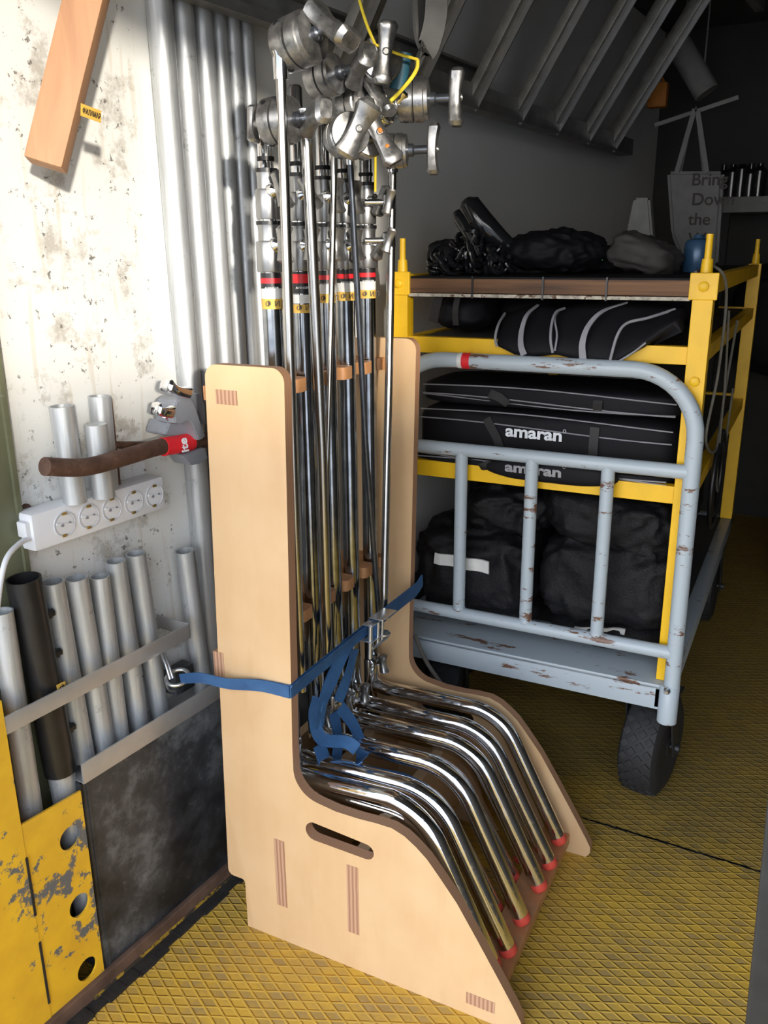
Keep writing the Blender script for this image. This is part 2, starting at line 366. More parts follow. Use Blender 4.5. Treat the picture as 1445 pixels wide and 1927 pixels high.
def wpos(o):
    p = V((0, 0, 0))
    while o: p += o.location; o = o.parent
    return p
def mesh_obj(name, me, mat, parent=None, smooth=True, angle=40):
    o = bpy.data.objects.new(name, me); COL.objects.link(o)
    if mat is not None and not me.materials: me.materials.append(G[mat] if isinstance(mat, str) else mat)
    if parent:
        me.transform(Matrix.Translation(-wpos(parent))); o.parent = parent
    if smooth:
        for p in me.polygons: p.use_smooth = True
        try: me.set_sharp_from_angle(angle=math.radians(angle))
        except Exception: pass
    return o
def obj(name, bm, mat, parent=None, smooth=True, angle=40):
    bmesh.ops.recalc_face_normals(bm, faces=bm.faces); me = bpy.data.meshes.new(name); bm.to_mesh(me); bm.free()
    return mesh_obj(name, me, mat, parent, smooth, angle)
def tag(o, label, cat, group=None):
    o['label'] = label; o['category'] = cat
    if group: o['group'] = group
    return o
def thing(name, label, cat, loc, group=None):
    o = bpy.data.objects.new(name, None); COL.objects.link(o); o.location = loc; o.empty_display_size = .05
    return tag(o, label, cat, group)
def recentre(o):
    """origin of a one-mesh thing to its base"""
    vs = [v.co for v in o.data.vertices]; c = V((sum(v.x for v in vs)/len(vs), sum(v.y for v in vs)/len(vs), min(v.z for v in vs)))
    o.data.transform(Matrix.Translation(-c)); o.location = c; return o
def solo(name, bm, mat, label, cat, group=None, **k): return tag(obj(name, bm, mat, None, **k), label, cat, group)
def struct(name, bm, mat, **k):
    o = obj(name, bm, mat, None, **k); o['kind'] = 'structure'; return o
NB = bmesh.new
def plate(name, outline, holes, th, mats, parent, origin, xa, ya, mat_edge_n=None):
    """flat board cut to an outline with holes; local x -> xa, y -> ya, thickness centred along xa x ya"""
    cu = bpy.data.curves.new(name, 'CURVE'); cu.dimensions = '2D'; cu.fill_mode = 'BOTH'; cu.extrude = th/2
    for loop in [outline]+holes:
        sp = cu.splines.new('POLY'); sp.points.add(len(loop)-1)
        for q, p in zip(sp.points, loop): q.co = (p[0], p[1], 0, 1)
        sp.use_cyclic_u = True
    o = bpy.data.objects.new(name, cu); COL.objects.link(o); me = bpy.data.meshes.new_from_object(o)
    bpy.data.objects.remove(o); bpy.data.curves.remove(cu)
    xa, ya = V(xa), V(ya); za = xa.cross(ya); Mx = Matrix((xa, ya, za)).transposed().to_4x4(); Mx.translation = V(origin)
    for m in mats: me.materials.append(G[m])
    for p in me.polygons: p.material_index = 0 if abs(p.normal.z) > .5 else len(mats)-1
    me.transform(Mx); return mesh_obj(name, me, None, parent, True, 30)
def text(name, s, size, origin, xa, ya, mat, parent, depth=.0004, bold=0.0, align='LEFT', squash=1.0):
    cu = bpy.data.curves.new(name, 'FONT'); cu.body = s; cu.size = size; cu.extrude = depth; cu.offset = bold; cu.align_x = align
    o = bpy.data.objects.new(name, cu); COL.objects.link(o); me = bpy.data.meshes.new_from_object(o)
    bpy.data.objects.remove(o); bpy.data.curves.remove(cu)
    xa, ya = V(xa).normalized(), V(ya).normalized(); za = xa.cross(ya); Mx = Matrix((xa*squash, ya, za)).transposed().to_4x4(); Mx.translation = V(origin)
    me.transform(Mx); return mesh_obj(name, me, mat, parent, False)
def arc(cx, cy, r, a0, a1, n=8): return [(cx+r*math.cos(math.radians(a0+(a1-a0)*k/n)), cy+r*math.sin(math.radians(a0+(a1-a0)*k/n))) for k in range(n+1)]

# ================================================================== SETTING
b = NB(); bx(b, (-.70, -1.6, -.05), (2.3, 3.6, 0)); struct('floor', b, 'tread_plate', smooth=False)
b = NB(); bx(b, (-40, -40, -1.2), (40, 40, -1.15)); struct('ground_outside', b, 'asphalt', smooth=False)
b = NB(); add_box(b, (4.2, -4.2, .39), (.2, 5.0, 3.1), (V((.707, -.707, 0)), V((.707, .707, 0)), V((0, 0, 1)))); struct('sun_blocker', b, 'blocker_grey', smooth=False)  # last slab is added out of view to block the sun low down
def wbox(b, s0, s1, o0, o1, z0, z1, bev=0): add_box(b, WP((s0+s1)/2, (o0+o1)/2, (z0+z1)/2), (abs(s1-s0), abs(o1-o0), abs(z1-z0)), (WD, WN, V((0, 0, 1))), bev)
def wall_local(name, b, mat, parent=None, **k):
    """a mesh of the left wall whose local axes run out from and along the wall"""
    bmesh.ops.recalc_face_normals(b, faces=b.faces); me = bpy.data.meshes.new(name); b.to_mesh(me); b.free()
    R = Matrix.Rotation(-WA, 4, 'Z'); T = Matrix.Translation(W0) @ R; me.transform(T.inverted())
    o = mesh_obj(name, me, mat, None, **k); o.matrix_world = T; o['kind'] = 'structure'; return o
b = NB(); wbox(b, -.316, 3.35, -.13, -.08, -.02, 2.25); wall_local('wall_left', b, 'white_wall', smooth=False)
b = NB(); wbox(b, -.62, -.316, -.14, -.07, -.02, 2.25); wbox(b, -.322, -.314, -.08, -.064, .6, 2.25); wall_local('trim_1', b, 'greenish_paint', smooth=False)
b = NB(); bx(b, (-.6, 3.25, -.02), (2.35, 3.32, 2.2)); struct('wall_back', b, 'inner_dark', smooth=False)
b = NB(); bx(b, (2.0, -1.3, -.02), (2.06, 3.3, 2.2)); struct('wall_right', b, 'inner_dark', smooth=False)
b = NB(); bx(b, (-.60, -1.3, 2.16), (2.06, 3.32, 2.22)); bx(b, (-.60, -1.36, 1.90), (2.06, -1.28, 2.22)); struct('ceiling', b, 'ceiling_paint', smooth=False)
# dark sheet metal kick panel with the pocket behind it
b = NB(); wbox(b, -.322, 1.4, -.004, 0, .022, .412); wbox(b, -.322, -.318, -.08, 0, .022, .412); wbox(b, -.312, -.308, 0, .0015, .03, .41)
struct('trim_2', b, 'dark_sheet', smooth=False)
# yellow end plate with three holes, and the yellow post beside it
def ell(cx, cy, rx, ry, n=24): return [(cx+rx*math.cos(2*PI*k/n), cy+ry*math.sin(2*PI*k/n)) for k in range(n)]
yp = plate('trim_3', [(-.437, .0), (-.325, .0), (-.325, .403), (-.437, .409)], [ell(-.356, .332, .020, .021), ell(-.356, .197, .020, .021), ell(-.358, .064, .020, .021)],
           .004, ['worn_yellow'], None, WP(0, .001, 0), WD, V((0, 0, 1))); yp['kind'] = 'structure'
b = NB(); wbox(b, -.64, -.4375, -.08, .004, -.02, .625); struct('trim_4', b, 'worn_yellow', smooth=False)
b = NB(); wbox(b, -.4395, -.4355, 0, .0055, .24, .35); wbox(b, -.4395, -.4355, 0, .0055, .062, .187); struct('trim_5', b, 'kerb_black', smooth=False)
# kerb at the foot of the wall
b = NB(); wbox(b, -.64, 1.4, 0, .012, -.004, .032, .003); struct('baseboard_left', b, 'kerb_rust', smooth=False)
b = NB()
for k in range(60):
    s = -.62+k*.034; wbox(b, s, s+.036, .010, .040+random.uniform(-.005, .005), -.004, .003+random.uniform(0, .003))
struct('trim_6', b, 'kerb_black', smooth=False)
b = NB(); wbox(b, -.36, 1.3, .0125, .0160, .0, .008); struct('trim_7', b, 'kerb_yellow', smooth=False)
# crack / seam across the floor
b = NB(); p0, p1 = atZ(1100, 1540, 0), atZ(1520, 1668, 0); N = 64
for k in range(N):
    q = p0.lerp(p1, k/(N-1)); add_box(b, q+V((random.uniform(-.002, .002), random.uniform(-.002, .002), .0003)), (.012+random.random()*.01, .0025+random.random()*.003, .0012), (V((.99, -.05, 0)), V((.05, .99, 0)), V((0, 0, 1))))
struct('trim_8', b, 'kerb_black', smooth=False)
# door post at the lower right
b = NB(); pa = atY(1402, 1927, -.32); pb = atY(1443, 1520, -.32); d = (pb-pa).normalized(); xo = V((1, 0, 0))
add_beam(b, pa+xo*.014-d*1.5, pb+xo*.014+d*.30, .028, .05, (0, 1, 0), .003); struct('trim_9', b, 'post_grey', smooth=False)

# ================================================================== THE PLYWOOD RACK
rack = thing('plywood_stand_rack', 'pale birch plywood rack with two tall sides holding the chrome light stands', 'rack', (.25, .25, 0))
Yf, Yb, TH = 0.0, .48, .021
def panel_outline():
    o = [(.548, .012), (.540, .0), (0, 0), (0, .092)]
    o += arc(-.008, .100, .008, 0, 90, 4) + arc(-.026, .120, .012, 270, 180, 4)[0:]
    o += arc(.010, 1.060, .022, 180, 90, 6) + arc(.114, 1.060, .022, 90, 0, 6)
    o += [(.124, .54), (.121, .43)] + arc(.176, .386, .055, 184, 262, 8)
    o += [(.205, .326), (.250, .326)]
    o += [(.282, .328), (.312, .328), (.335, .320), (.356, .306), (.376, .289), (.396, .265)]
    o += [(.430, .222), (.470, .158), (.510, .092), (.538, .045), (.548, .026)]
    return o
handle = arc(.160, .270, .0185, 100, 270, 8)+arc(.262, .264, .0155, 270, 450, 8)
for yy, nm in ((Yf+TH/2, 'near'), (Yb+TH/2, 'far')):
    sp = plate('side_panel', panel_outline(), [handle], TH, ['birch_ply', 'ply_edge'], rack, (0, yy, 0), (1, 0, 0), (0, 0, 1))
    sp['label'] = 'birch plywood side panel nearest the open floor' if nm == 'near' else 'birch plywood side panel beside the trolley'
    for (x0, x1, z0, z1) in [(.072, .094, .080, .226), (.223, .246, .080, .224), (.451, .502, .024, .047), (.007, .048, 1.020, 1.043), (-.036, -.014, .52, .58)]:
        b = NB(); bx(b, (x0, yy-TH/2-.0008, z0), (x1, yy+TH/2+.0008, z1)); obj('tenon_end', b, 'ply_endgrain', sp, smooth=False)
def rail(name, x0, x1, z0, z1, mat='birch_ply'):
    b = NB(); bx(b, (x0, Yf+TH, z0), (x1, Yb, z1), .0012); return obj(name, b, mat, rack, smooth=False)
rail('cross_board', .072, .094, .045, .250); rail('cross_board', .223, .246, .045, .232)
rail('front_plank', .445, .503, .022, .046, 'beech'); rail('back_board', -.036, -.016, .50, .60); rail('back_board', -.036, -.016, .13, .28)
rail('bottom_board', -.012, .07, .05, .070)
STY = [.112, .205, .286, .360, .446]          # the stands along the rack
TEETH = [.050, .158, .246, .323, .403, .475]
for z0, z1, xe in ((1.020, 1.043, .070), (.595, .618, .066)):
    pts = [(-.034, Yf+TH), (-.034, Yb)]
    e = [(xe, Yb)]
    for t in reversed(TEETH):
        y1, y0 = min(t+.019, Yb), t-.019
        e += [(.008, y1)] if t != TEETH[-1] else []
        e += arc(xe-.010, y1-.010, .010, 90, 0, 4)+arc(xe-.010, y0+.010, .010, 0, -90, 4)+[(.008, y0)]
    outline = pts+[(.008, Yb)]+e[1:]+[(.008, Yf+TH)]
    plate('notched_comb_board', outline, [], z1-z0, ['beech', 'beech'], rack, (0, 0, (z0+z1)/2), (1, 0, 0), (0, 1, 0))

# ================================================================== LIGHT STANDS
SX = .046
knob_dir = V((.92, -.40, 0)).normalized()
def stand(i, y, label, legs, zc, knob_z, hubz, lab):
    """zc: heights of the collars"""
    t = thing('light_stand', label, 'light stand', (SX, y, .072), 'chrome light stands standing in the plywood rack')
    b = NB(); add_tube(b, [(SX, y, .072), (SX, y, 1.222)], .0165, 24); col = obj('column', b, 'column_chrome', t)
    b = NB(); add_tube(b, [(SX, y, 1.222), (SX, y, 1.310)], .0140, 20); obj('riser', b, 'chrome', t)
    b = NB(); add_tube(b, [(SX, y, 1.300), (SX, y, zc), (SX, y, zc+.004)], [.0118, .0118, .009], 20); obj('riser', b, 'chrome', t)
    for k, (z0, z1, r) in enumerate(((1.218, 1.266, .0215), (1.298, 1.343, .0190))):
        b = NB(); add_lathe(b, (SX, y, z0), (0, 0, 1), [(0, r*.95), (.002, r), (z1-z0-.003, r), (z1-z0, r*.93)]); c = obj('collar', b, 'satin_alu', t)
        b = NB(); add_lathe(b, (SX, y, z1), (0, 0, 1), [(0, r*.80), (.018, r*.80), (.024, r*.86)]); obj('collar_neck', b, 'satin_alu', c)
        b = NB(); add_lathe(b, (SX, y, z1+.024), (0, 0, 1), [(0, r*.93), (.006, r*.93)]); obj('black_ring', b, 'black_plastic', c)
        kd = knob_dir.copy(); kd.rotate(Matrix.Rotation((.10, -.10, .05, -.05, .25)[i], 3, 'Z'))
        kp = V((SX, y, z0+.042)); b = NB(); add_lathe(b, kp+kd*.010, kd, [(0, .0125), (.012, .0125), (.017, .007), (.030, .007)], 16); obj('clamp_boss', b, 'chrome', c)
        lo = V(((-.25, -.45, -.05, -.1, .5)[i] if k else (.0, .05, -.05, -.12, .7)[i], 0, 1)); b = NB(); t_knob(b, kp+kd*.036, lo, kd, .056, .019, .011); kb = obj('tee_knob', b, 'cast_aluminium', c)
        b = NB(); add_tube(b, [(SX, y, 1.384), (SX, y, 1.390)], .0135, 16); obj('black_ring', b, 'black_plastic', c)
    # labels on the column
    zt = 1.217; rr = .0169
    for z0, z1, mt in lab:
        b = NB(); add_tube(b, [(SX, y, zt-z1), (SX, y, zt-z0)], rr+(.0002 if mt != 'label_black' else 0), 24, cap=True); l_ = obj('label', b, mt, col)
    f = V((.55, -.83, 0)).normalized(); xa = V((0, 0, 1)).cross(f)
    xa = V((-f.y, f.x, 0)); p = V((SX, y, zt-.078))+f*.0176
    yb = [q for q in lab if q[2] == 'yellow_tape']
    if yb:
        z0, z1, _ = yb[0]; text('lettering', 'Ф ИЛ', .013, V((SX, y, zt-z1+.004))+f*.0179-xa*.011, xa, (0, 0, 1), 'black_ink', col, .0003)
    rb = [q for q in lab if q[2] == 'red_tape']
    if rb:
        z0, z1, _ = rb[0]; text('lettering', 'AVENGER', .0052, V((SX, y, zt-z1-.009))+f*.0176-xa*.011, xa, (0, 0, 1), 'white_ink', col, .0003)
    # base hub and legs
    b = NB(); add_lathe(b, (SX, y, hubz-.05), (0, 0, 1), [(0, .0165), (.004, .0185), (.095, .0185), (.10, .0165)]); hub = obj('leg_hub', b, 'chrome', t)
    kd = V((.85, -.52, 0)).normalized(); kp = V((SX, y-(.02 if y < .2 else .0), hubz+.055))
    b = NB(); add_lathe(b, kp+kd*.012, kd, [(0, .007), (.004, .012), (.016, .013), (.022, .009), (.026, .006), (.040, .006)], 16); obj('ball_boss', b, 'chrome', hub)
    b = NB(); t_knob(b, kp+kd*.046, (random.uniform(-.2, .2), 0, 1), kd, .042, .014, .012); obj('tee_knob', b, 'cast_aluminium', hub)
    for (yl, zl, xk, tipx, tipz) in legs:
        zh = zl
        path = bend_path((SX+.012, y+(yl-y)*.3, zh), (xk, yl, zh+.006), (tipx, yl, tipz+.02), .105, 16)
        path = [path[0], V((SX+.05, yl, zh+.001))]+path[1:]
        path[-1] = path[-1]+(path[-1]-path[-2]).normalized()*.008
        b = NB(); add_tube(b, path, .0160, 24); lg = obj('leg', b, 'chrome', t)
        e = (path[-1]-path[-2]).normalized(); b = NB(); add_tube(b, [path[-1]-e*.003, path[-1]+e*.009, path[-1]+e*.014, path[-1]+e*.017], [.0168, .0168, .0135, .008], 24); obj('foot_cap', b, 'red_tip', lg)
    return t
L1 = [(-0, .024, 'label_black'), (.008, .016, 'red_tape'), (.024, .040, 'label_white'), (.040, .056, 'yellow_tape')]
L2 = [(0, .036, 'label_black'), (.004, .019, 'red_tape'), (.038, .052, 'label_white'), (.054, .068, 'yellow_tape')]
names = ['chrome light stand nearest the front side panel, pale collar rising above the panel',
         'chrome light stand with a big red block on its label, second from the near side',
         'middle light stand of the five in the rack, partly hidden behind bright rods',
         'chrome light stand with scuffed column and yellow sticker, second from the far side panel',
         'chrome light stand standing closest to the far side panel and trolley']
ZC = [1.445, 1.50, 1.48, 1.45, 1.46]
LEGS = [
    [(.055, .330, .345, .470, .060), (.105, .332, .350, .483, .052), (.130, .255, .300, .424, .030)],
    [(.187, .332, .352, .482, .052), (.213, .255, .300, .420, .030)],
    [(.285, .325, .352, .486, .052), (.306, .255, .300, .424, .030)],
    [(.355, .322, .350, .486, .052), (.376, .255, .300, .420, .030)],
    [(.436, .318, .352, .484, .052)]]
HUB = [.318, .330, .322, .305, .332]
for i, y in enumerate(STY):
    stand(i, y, names[i], LEGS[i], ZC[i], 0, HUB[i], L2 if i == 1 else L1)

# ================================================================== GRIP HEADS AND ARMS
def grip_head(c, axis, label, R=.0265, L=.050, kdist=.050, lobe=(0, 0, 1), kl=.068, kH=.021, kT=.015, mat='cast_aluminium', second=None, kmat=None):
    c = V(c); a = V(axis).normalized(); t = thing('grip_clamp', label, 'grip clamp', c, 'cast grip heads on top of the light stands')
    b = NB(); add_lathe(b, c-a*L/2, a, [(0, R*.80), (.003, R*.97), (L*.30, R), (L*.46, R), (L*.47, R*.88), (L*.49, R*.88)], 32); pl = obj('inner_plate', b, mat, t)
    b = NB(); add_lathe(b, c+a*L*.01, a, [(0, R*.88), (L*.02, R), (L*.30, R), (L*.33, R*.93), (L*.44, R*.93), (L*.46, R*.7), (L*.49, R*.5)], 32); obj('outer_plate', b, mat, t)
    x, y, _ = frame(a)
    for k in range(3):
        th = 2*PI*(k/3+.13); q = c-a*L*.25+(x*math.cos(th)+y*math.sin(th))*R
        dd = (q-(c-a*L*.25)).normalized(); b = NB(); add_lathe(b, q-dd*.002, dd, [(0, .0042), (.0026, .0042)], 14); obj('rod_hole', b, 'label_black', pl)
    b = NB(); add_lathe(b, c+a*L*.45, a, [(0, .0105), (.010, .0105), (.013, .007), (kdist-L*.45, .007)], 18); obj('clamp_screw', b, 'dark_rod', t)
    th = a; k = c+a*(kdist+.006)
    b = NB(); t_knob(b, k, lobe, th, kl, kH, kT)
    kb = obj('tee_handle', b, kmat or mat, t)
    z, tt = V(lobe).normalized(), th; q = k+a*kT*.62
    b = NB(); add_lathe(b, q, a, [(0, .006), (.0022, .0052), (.0026, .0042), (.001, .0036)], 16); obj('centre_rivet', b, 'satin_alu', kb)
    if second:
        d = V(second).normalized(); b = NB(); add_lathe(b, c-a*L*.48, -a, [(0, .009), (.010, .009), (.022, .006)], 16); obj('clamp_screw', b, 'cast_aluminium', t)
        b = NB(); t_knob(b, c-a*(L*.48+.026), d, a, .052, .016, .010); obj('tee_handle', b, mat, t)
    return t
toward = (CAM-V((.1, .15, 1.45))).normalized()     # the general open side of the rack
HX = V((.93, .20, .03)); RT = Rw.copy(); UP = V((0, 0, 1)); BK = V((.45, -.9, 0)).normalized()
def H(px, py, yy): return atY(px, py, yy)
p1 = H(562, 78, .075)
grip_head(p1, (.93, -.12, .17), 'biggest grip clamp at the very top left of the cluster, handle tilted down right', R=.036, L=.060, kdist=.052, lobe=(.70, -.25, -.50), kl=.092, kH=.031, kT=.020)
p2 = H(528, 228, .085)
grip_head(p2, (.96, .02, .03), 'grip clamp low on the left of the cluster with handles on both sides', R=.034, L=.050, kdist=.050, lobe=(.75, -.60, .16), kl=.084, kH=.026, kT=.018, second=(0, .1, 1))
p3 = H(612, 145, .19)
grip_head(p3, (.92, -.10, .12), 'dark hollow grip clamp just under the biggest one, knob pointing up right', R=.031, L=.050, kdist=.058, lobe=(.60, -.55, .30), kl=.078, kH=.026, kT=.019)
p4 = H(712, 118, .24)
grip_head(p4, (.62, -.74, .12), 'rounded grip clamp right of centre beside the strip of blue tape', R=.034, L=.052, kdist=.036, lobe=(.12, .05, 1), kl=.086, kH=.021, kT=.015)
p5 = H(779, 188, .30)
grip_head(p5, (.90, .30, .02), 'weathered grip clamp furthest right with its handle standing upright', R=.034, L=.052, kdist=.060, lobe=(0, .05, 1), kl=.086, kH=.020, kT=.016)
p6 = H(744, 284, .33)
grip_head(p6, (.90, .30, .02), 'pale grip clamp hanging lowest on the right, upright handle over the white wall', R=.028, L=.044, kdist=.056, lobe=(0, .05, 1), kl=.080, kH=.019, kT=.014)
p7 = H(652, 255, .165)
grip_head(p7, (.72, -.66, .05), 'grip clamp in the middle of the cluster with a plain handle leaning right', R=.032, L=.050, kdist=.044, lobe=(.45, .15, .80), kl=.084, kH=.027, kT=.015, mat='cast_aluminium')
p8 = H(690, 262, .215)
grip_head(p8, (.70, -.68, .05), 'grip clamp whose handle is daubed with orange paint, leaning left', R=.029, L=.048, kdist=.050, lobe=(-.46, -.1, .80), kl=.104, kH=.023, kT=.014, mat='cast_aluminium')
p9 = H(720, 215, .29)
grip_head(p9, (.80, -.55, .2), 'small chrome grip clamp wedged between the blue tape and the weathered head', R=.020, L=.045, kdist=.036, lobe=(.55, .1, .75), kl=.05, kH=.016, kT=.012, mat='chrome')
p10 = H(672, 196, .25)
grip_head(p10, (.90, -.30, .05), 'shaded grip clamp in the dark middle of the cluster between the other handles', R=.030, L=.050, kdist=.046, lobe=(.5, -.2, -.6), kl=.07, kH=.020, kT=.015)
b = NB(); q = H(748, 135, .262); add_tube(b, [q+V((0, 0, -.026)), q+V((.010, 0, .026))], .0135, 16)
solo('blue_tape_wrap', b, 'blue_tape', 'short wrap of dark blue tape between the grip heads', 'tape')
# orange paint daubs on the leaning handle belong to that handle
gh8 = [o for o in COL.objects if o.get('label', '').startswith('grip clamp whose handle')][0]
k8 = p8+V((.70, -.68, .05)).normalized()*(.056)
b = NB()
for dz in (-.024, .002, .022):
    add_lathe(b, k8+V((-.42, -.1, .86)).normalized()*dz+V((.70, -.68, .05)).normalized()*.0100, (.70, -.68, .05), [(0, .0045), (.0022, .003)], 10)
obj('paint_daub', b, 'orange_plastic', gh8)
def arm(px, X0, r, mat, label, ends=True):
    P = [atX(x, y, xx) for (x, y), xx in zip(px, X0)]
    t = thing('steel_rod', label, 'rod', P[-1], 'steel grip arms folded down beside the stands')
    b = NB(); add_tube(b, P, r, 16); obj('rod', b, mat, t)
    d = (P[0]-P[1]).normalized(); b = NB(); add_tube(b, [P[0], P[0]+d*.03, P[0]+d*.034, P[0]+d*.042], [r*1.35, r*1.45, r*1.7, r*1.7], 16); obj('end_fitting', b, 'chrome', t)
    return t
arm([(529, 150), (556, 1000), (568, 1300)], [.115, .100, .095], .0078, 'steel_rod', 'bright steel rod rising leftmost beside the near side panel to the biggest head')
arm([(577, 262), (606, 850), (617, 1240)], [.112, .100, .092], .0092, 'steel_rod', 'thickest bright steel rod crossing in front of the second stand')
arm([(629, 292), (623, 600), (612, 1000)], [.10, .09, .085], .0052, 'steel_rod', 'thin bright rod leaning left below the middle head')
arm([(659, 310), (689, 850), (712, 1150)], [.10, .10, .10], .0055, 'dark_rod', 'thin blackened rod leaning right down to the strap ratchet')
arm([(738, 325), (732, 700), (722, 1150)], [.10, .11, .12], .0078, 'steel_rod', 'bright steel rod standing furthest right in front of the far side panel')
for (px, py, yy, lb, ll) in ((736, 380, .33, .3, 'small tee clamp high on the furthest right rod'), (736, 452, .33, .4, 'small tee clamp lower on the furthest right rod')):
    q = atX(px-4, py, .10); t = thing('rod_clamp', ll, 'clamp', q)
    b = NB(); add_lathe(b, q-V((0, 0, .012)), UP, [(0, .012), (.024, .012)], 16); obj('clamp_ring', b, 'chrome', t)
    b = NB(); add_tube(b, [q, q-Rw*.045], .0055, 12); obj('screw', b, 'chrome', t)
    b = NB(); t_knob(b, q+BK*.016, (lb, 0, 1), BK, .046, .013, .009); obj('tee_knob', b, 'cast_aluminium', t)
# tall steel uprights behind the stands
for (x, y0, y1, yy, r, lb) in ((709, 300, 690, .40, .008, 'pale wooden-coloured rod behind the fourth stand against the lit panel'),):
    pass

# ================================================================== BLUE RATCHET STRAP
st = thing('ratchet_strap', 'blue webbing ratchet strap looped from the wall ring around the plywood rack', 'strap', (.12, .2, .2))
ring_c = atW(334, 1275, .018)
pA = atY(350, 1273, -.03); pB = V((.1225, -.003, .539)); pFar = V((.140, .50, .548))
A1 = [ring_c+V((.012, -.004, 0)), atY(380, 1277, -.030), atY(430, 1287, -.018), atY(490, 1290, -.006), pB]
b = NB(); ribbon(b, smooth_path(A1, 6), V((0, 0, 1)), [.014+.011*min(1, k/24) for k in range(25)], .0012)
obj('webbing', b, 'blue_webbing', st); b = NB(); ribbon(b, smooth_path([a_+V((0, -.002, .004)) for a_ in A1[:-1]]+[pB+V((0, -.001, .003))], 6), V((.2, 0, 1)), .016, .001); obj('webbing', b, 'blue_webbing', st)
pM1 = atX(690, 1183, .135); pM2 = atX(706, 1170, .135); pE = V((.139, Yb, atY(779, 1108, Yb).z))
b = NB(); ribbon(b, [pB+V((.001, .001, 0)), pM1], V((0, .1, 1)), .026, .0014); ribbon(b, [pB+V((.001, .001, .004)), pM1+V((.004, 0, .006))], V((.5, .1, 1)), .02, .001); obj('webbing', b, 'blue_webbing', st); b = NB()
ribbon(b, [pM2, pE, pE+V((.0, .03, .01))], V((.1, .2, 1)), .032, .0016); obj('webbing', b, 'blue_webbing', st)
# ratchet
rt = atX(700, 1180, .140); ad = (atX(735, 1150, .135)-atX(655, 1205, .135)).normalized(); un = V((0, 0, 1))-ad*ad.z; un.normalize(); fn = ad.cross(un)
if fn.dot(CAM-rt) < 0: fn = -fn
b = NB()
for s_ in (-1, 1):
    add_box(b, rt+un*.0165*s_+fn*.008, (.074, .0022, .022), (ad, un, fn), .0008)
    add_lathe(b, rt+ad*.022+un*.0165*s_+fn*.016, un*s_, [(0, .013), (.0026, .013)], 20)
obj('ratchet_frame', b, 'zinc', st)
b = NB()
add_box(b, rt+un*.024+fn*.016+ad*.016, (.064, .030, .002), (ad, fn, un), .0008); add_tube(b, [rt-ad*.030-un*.052+fn*.012, rt-ad*.030+un*.018+fn*.012], .0042, 12)
add_tube(b, [rt-ad*.006-un*.03+fn*.016, rt-ad*.006+un*.016+fn*.016], .0032, 10); add_tube(b, [rt+ad*.012-un*.03+fn*.016, rt+ad*.012+un*.016+fn*.016], .0032, 10)
add_tube(b, [rt-ad*.03-un*.03+fn*.018, rt+ad*.034-un*.028+fn*.018], .003, 10)
obj('ratchet_lever', b, 'zinc', st)
b = NB(); add_lathe(b, rt-un*.018+fn*.004, un, [(0, .011), (.036, .011)], 20); obj('webbing_roll', b, 'blue_webbing', st)
# loose tails hanging among the hubs
def X(px, py, x): return atX(px, py, x)
tails = [([X(655, 1208, .13), X(632, 1260, .125), X(608, 1320, .12), X(600, 1370, .115)], V((.1, .55, .4)), .028),
         ([X(668, 1222, .128), X(655, 1270, .122), X(636, 1320, .118)], V((.1, .6, .4)), .026),
         ([X(600, 1312, .11), X(592, 1350, .11), X(605, 1390, .12), X(650, 1396, .15), X(672, 1410, .17)], V((.2, .5, .7)), .024),
         ([X(640, 1330, .12), X(668, 1370, .14), X(682, 1420, .17), X(672, 1440, .19)], V((.2, .8, .1)), .024),
         ([X(628, 1340, .11), X(636, 1390, .12), X(632, 1440, .13)], V((.1, .9, 0)), .026),
         ([X(600, 1400, .11), X(620, 1440, .13), X(690, 1455, .19), X(760, 1470, .25), X(800, 1490, .29)], V((.1, .9, .3)), .03)]
for P, wd, wdt in tails:
    b = NB(); ribbon(b, smooth_path(P, 6), wd, wdt, .0011); obj('loose_tail', b, 'blue_webbing', st)
# wall ring with its shackle
t = thing('wall_lashing_ring', 'zinc lashing ring on the left wall with the blue strap hooked through it', 'ring', ring_c)
b = NB(); ax_ = V((.15, -.25, 1)).normalized(); x_, y_, _ = frame(ax_, WD)
add_tube(b, [ring_c+(x_*math.cos(k*PI/16)*.021+y_*math.sin(k*PI/16)*.019) for k in range(33)], .0036, 10, cap=False); obj('ring', b, 'zinc', t)
b = NB(); q = atW(312, 1240, 0); add_tube(b, [atW(304, 1230, .0), atW(312, 1250, .02), atW(320, 1278, .03)], .0026, 10); add_tube(b, [atW(309, 1228, .0), atW(317, 1250, .02), atW(325, 1276, .03)], .0026, 10); obj('eye_bolt', b, 'zinc', t)
b = NB(); add_tube(b, smooth_path([atW(312, 1285, .01), atW(318, 1298, .012), atW(332, 1299, .01), atW(343, 1290, .0)], 5), .0022, 8); add_box(b, atW(338, 1275, -.03), (.05, .03, .05), (WD, WN, UP), .004); obj('mounting_bracket', b, 'dark_sheet', t)

# ================================================================== LEFT WALL
# pocket pipes: (top px, bottom px, radius, material, label)
def pipe(tp, bp, o, r, mat, label, name='steel_pipe', o2=None, group='short pipes standing in the wall pocket'):
    a, c = atW(*tp, o), atW(*bp, o2 if o2 is not None else o)
    if mat == 'galvanised': t = None
    b = NB(); add_tube(b, [c, a][::-1], r, 24, hollow=.84)
    return solo(name, b, mat, label, 'pipe', group)
pipe((2, 1150), (62, 1545), -.035, .0175, 'galvanised', 'pale silver pipe cut off by the left frame edge, left of the black pipe')
pipe((98, 1094), (158, 1428), -.038, .0185, 'galvanised', 'stained silver pipe immediately right of the black bolted pipe')
pipe((143, 1087), (198, 1408), -.038, .0185, 'galvanised', 'silver pipe second to the right of the black bolted pipe')
pipe((187, 1084), (226, 1390), -.038, .0165, 'galvanised', 'grimy silver pipe third to the right of the black bolted pipe')
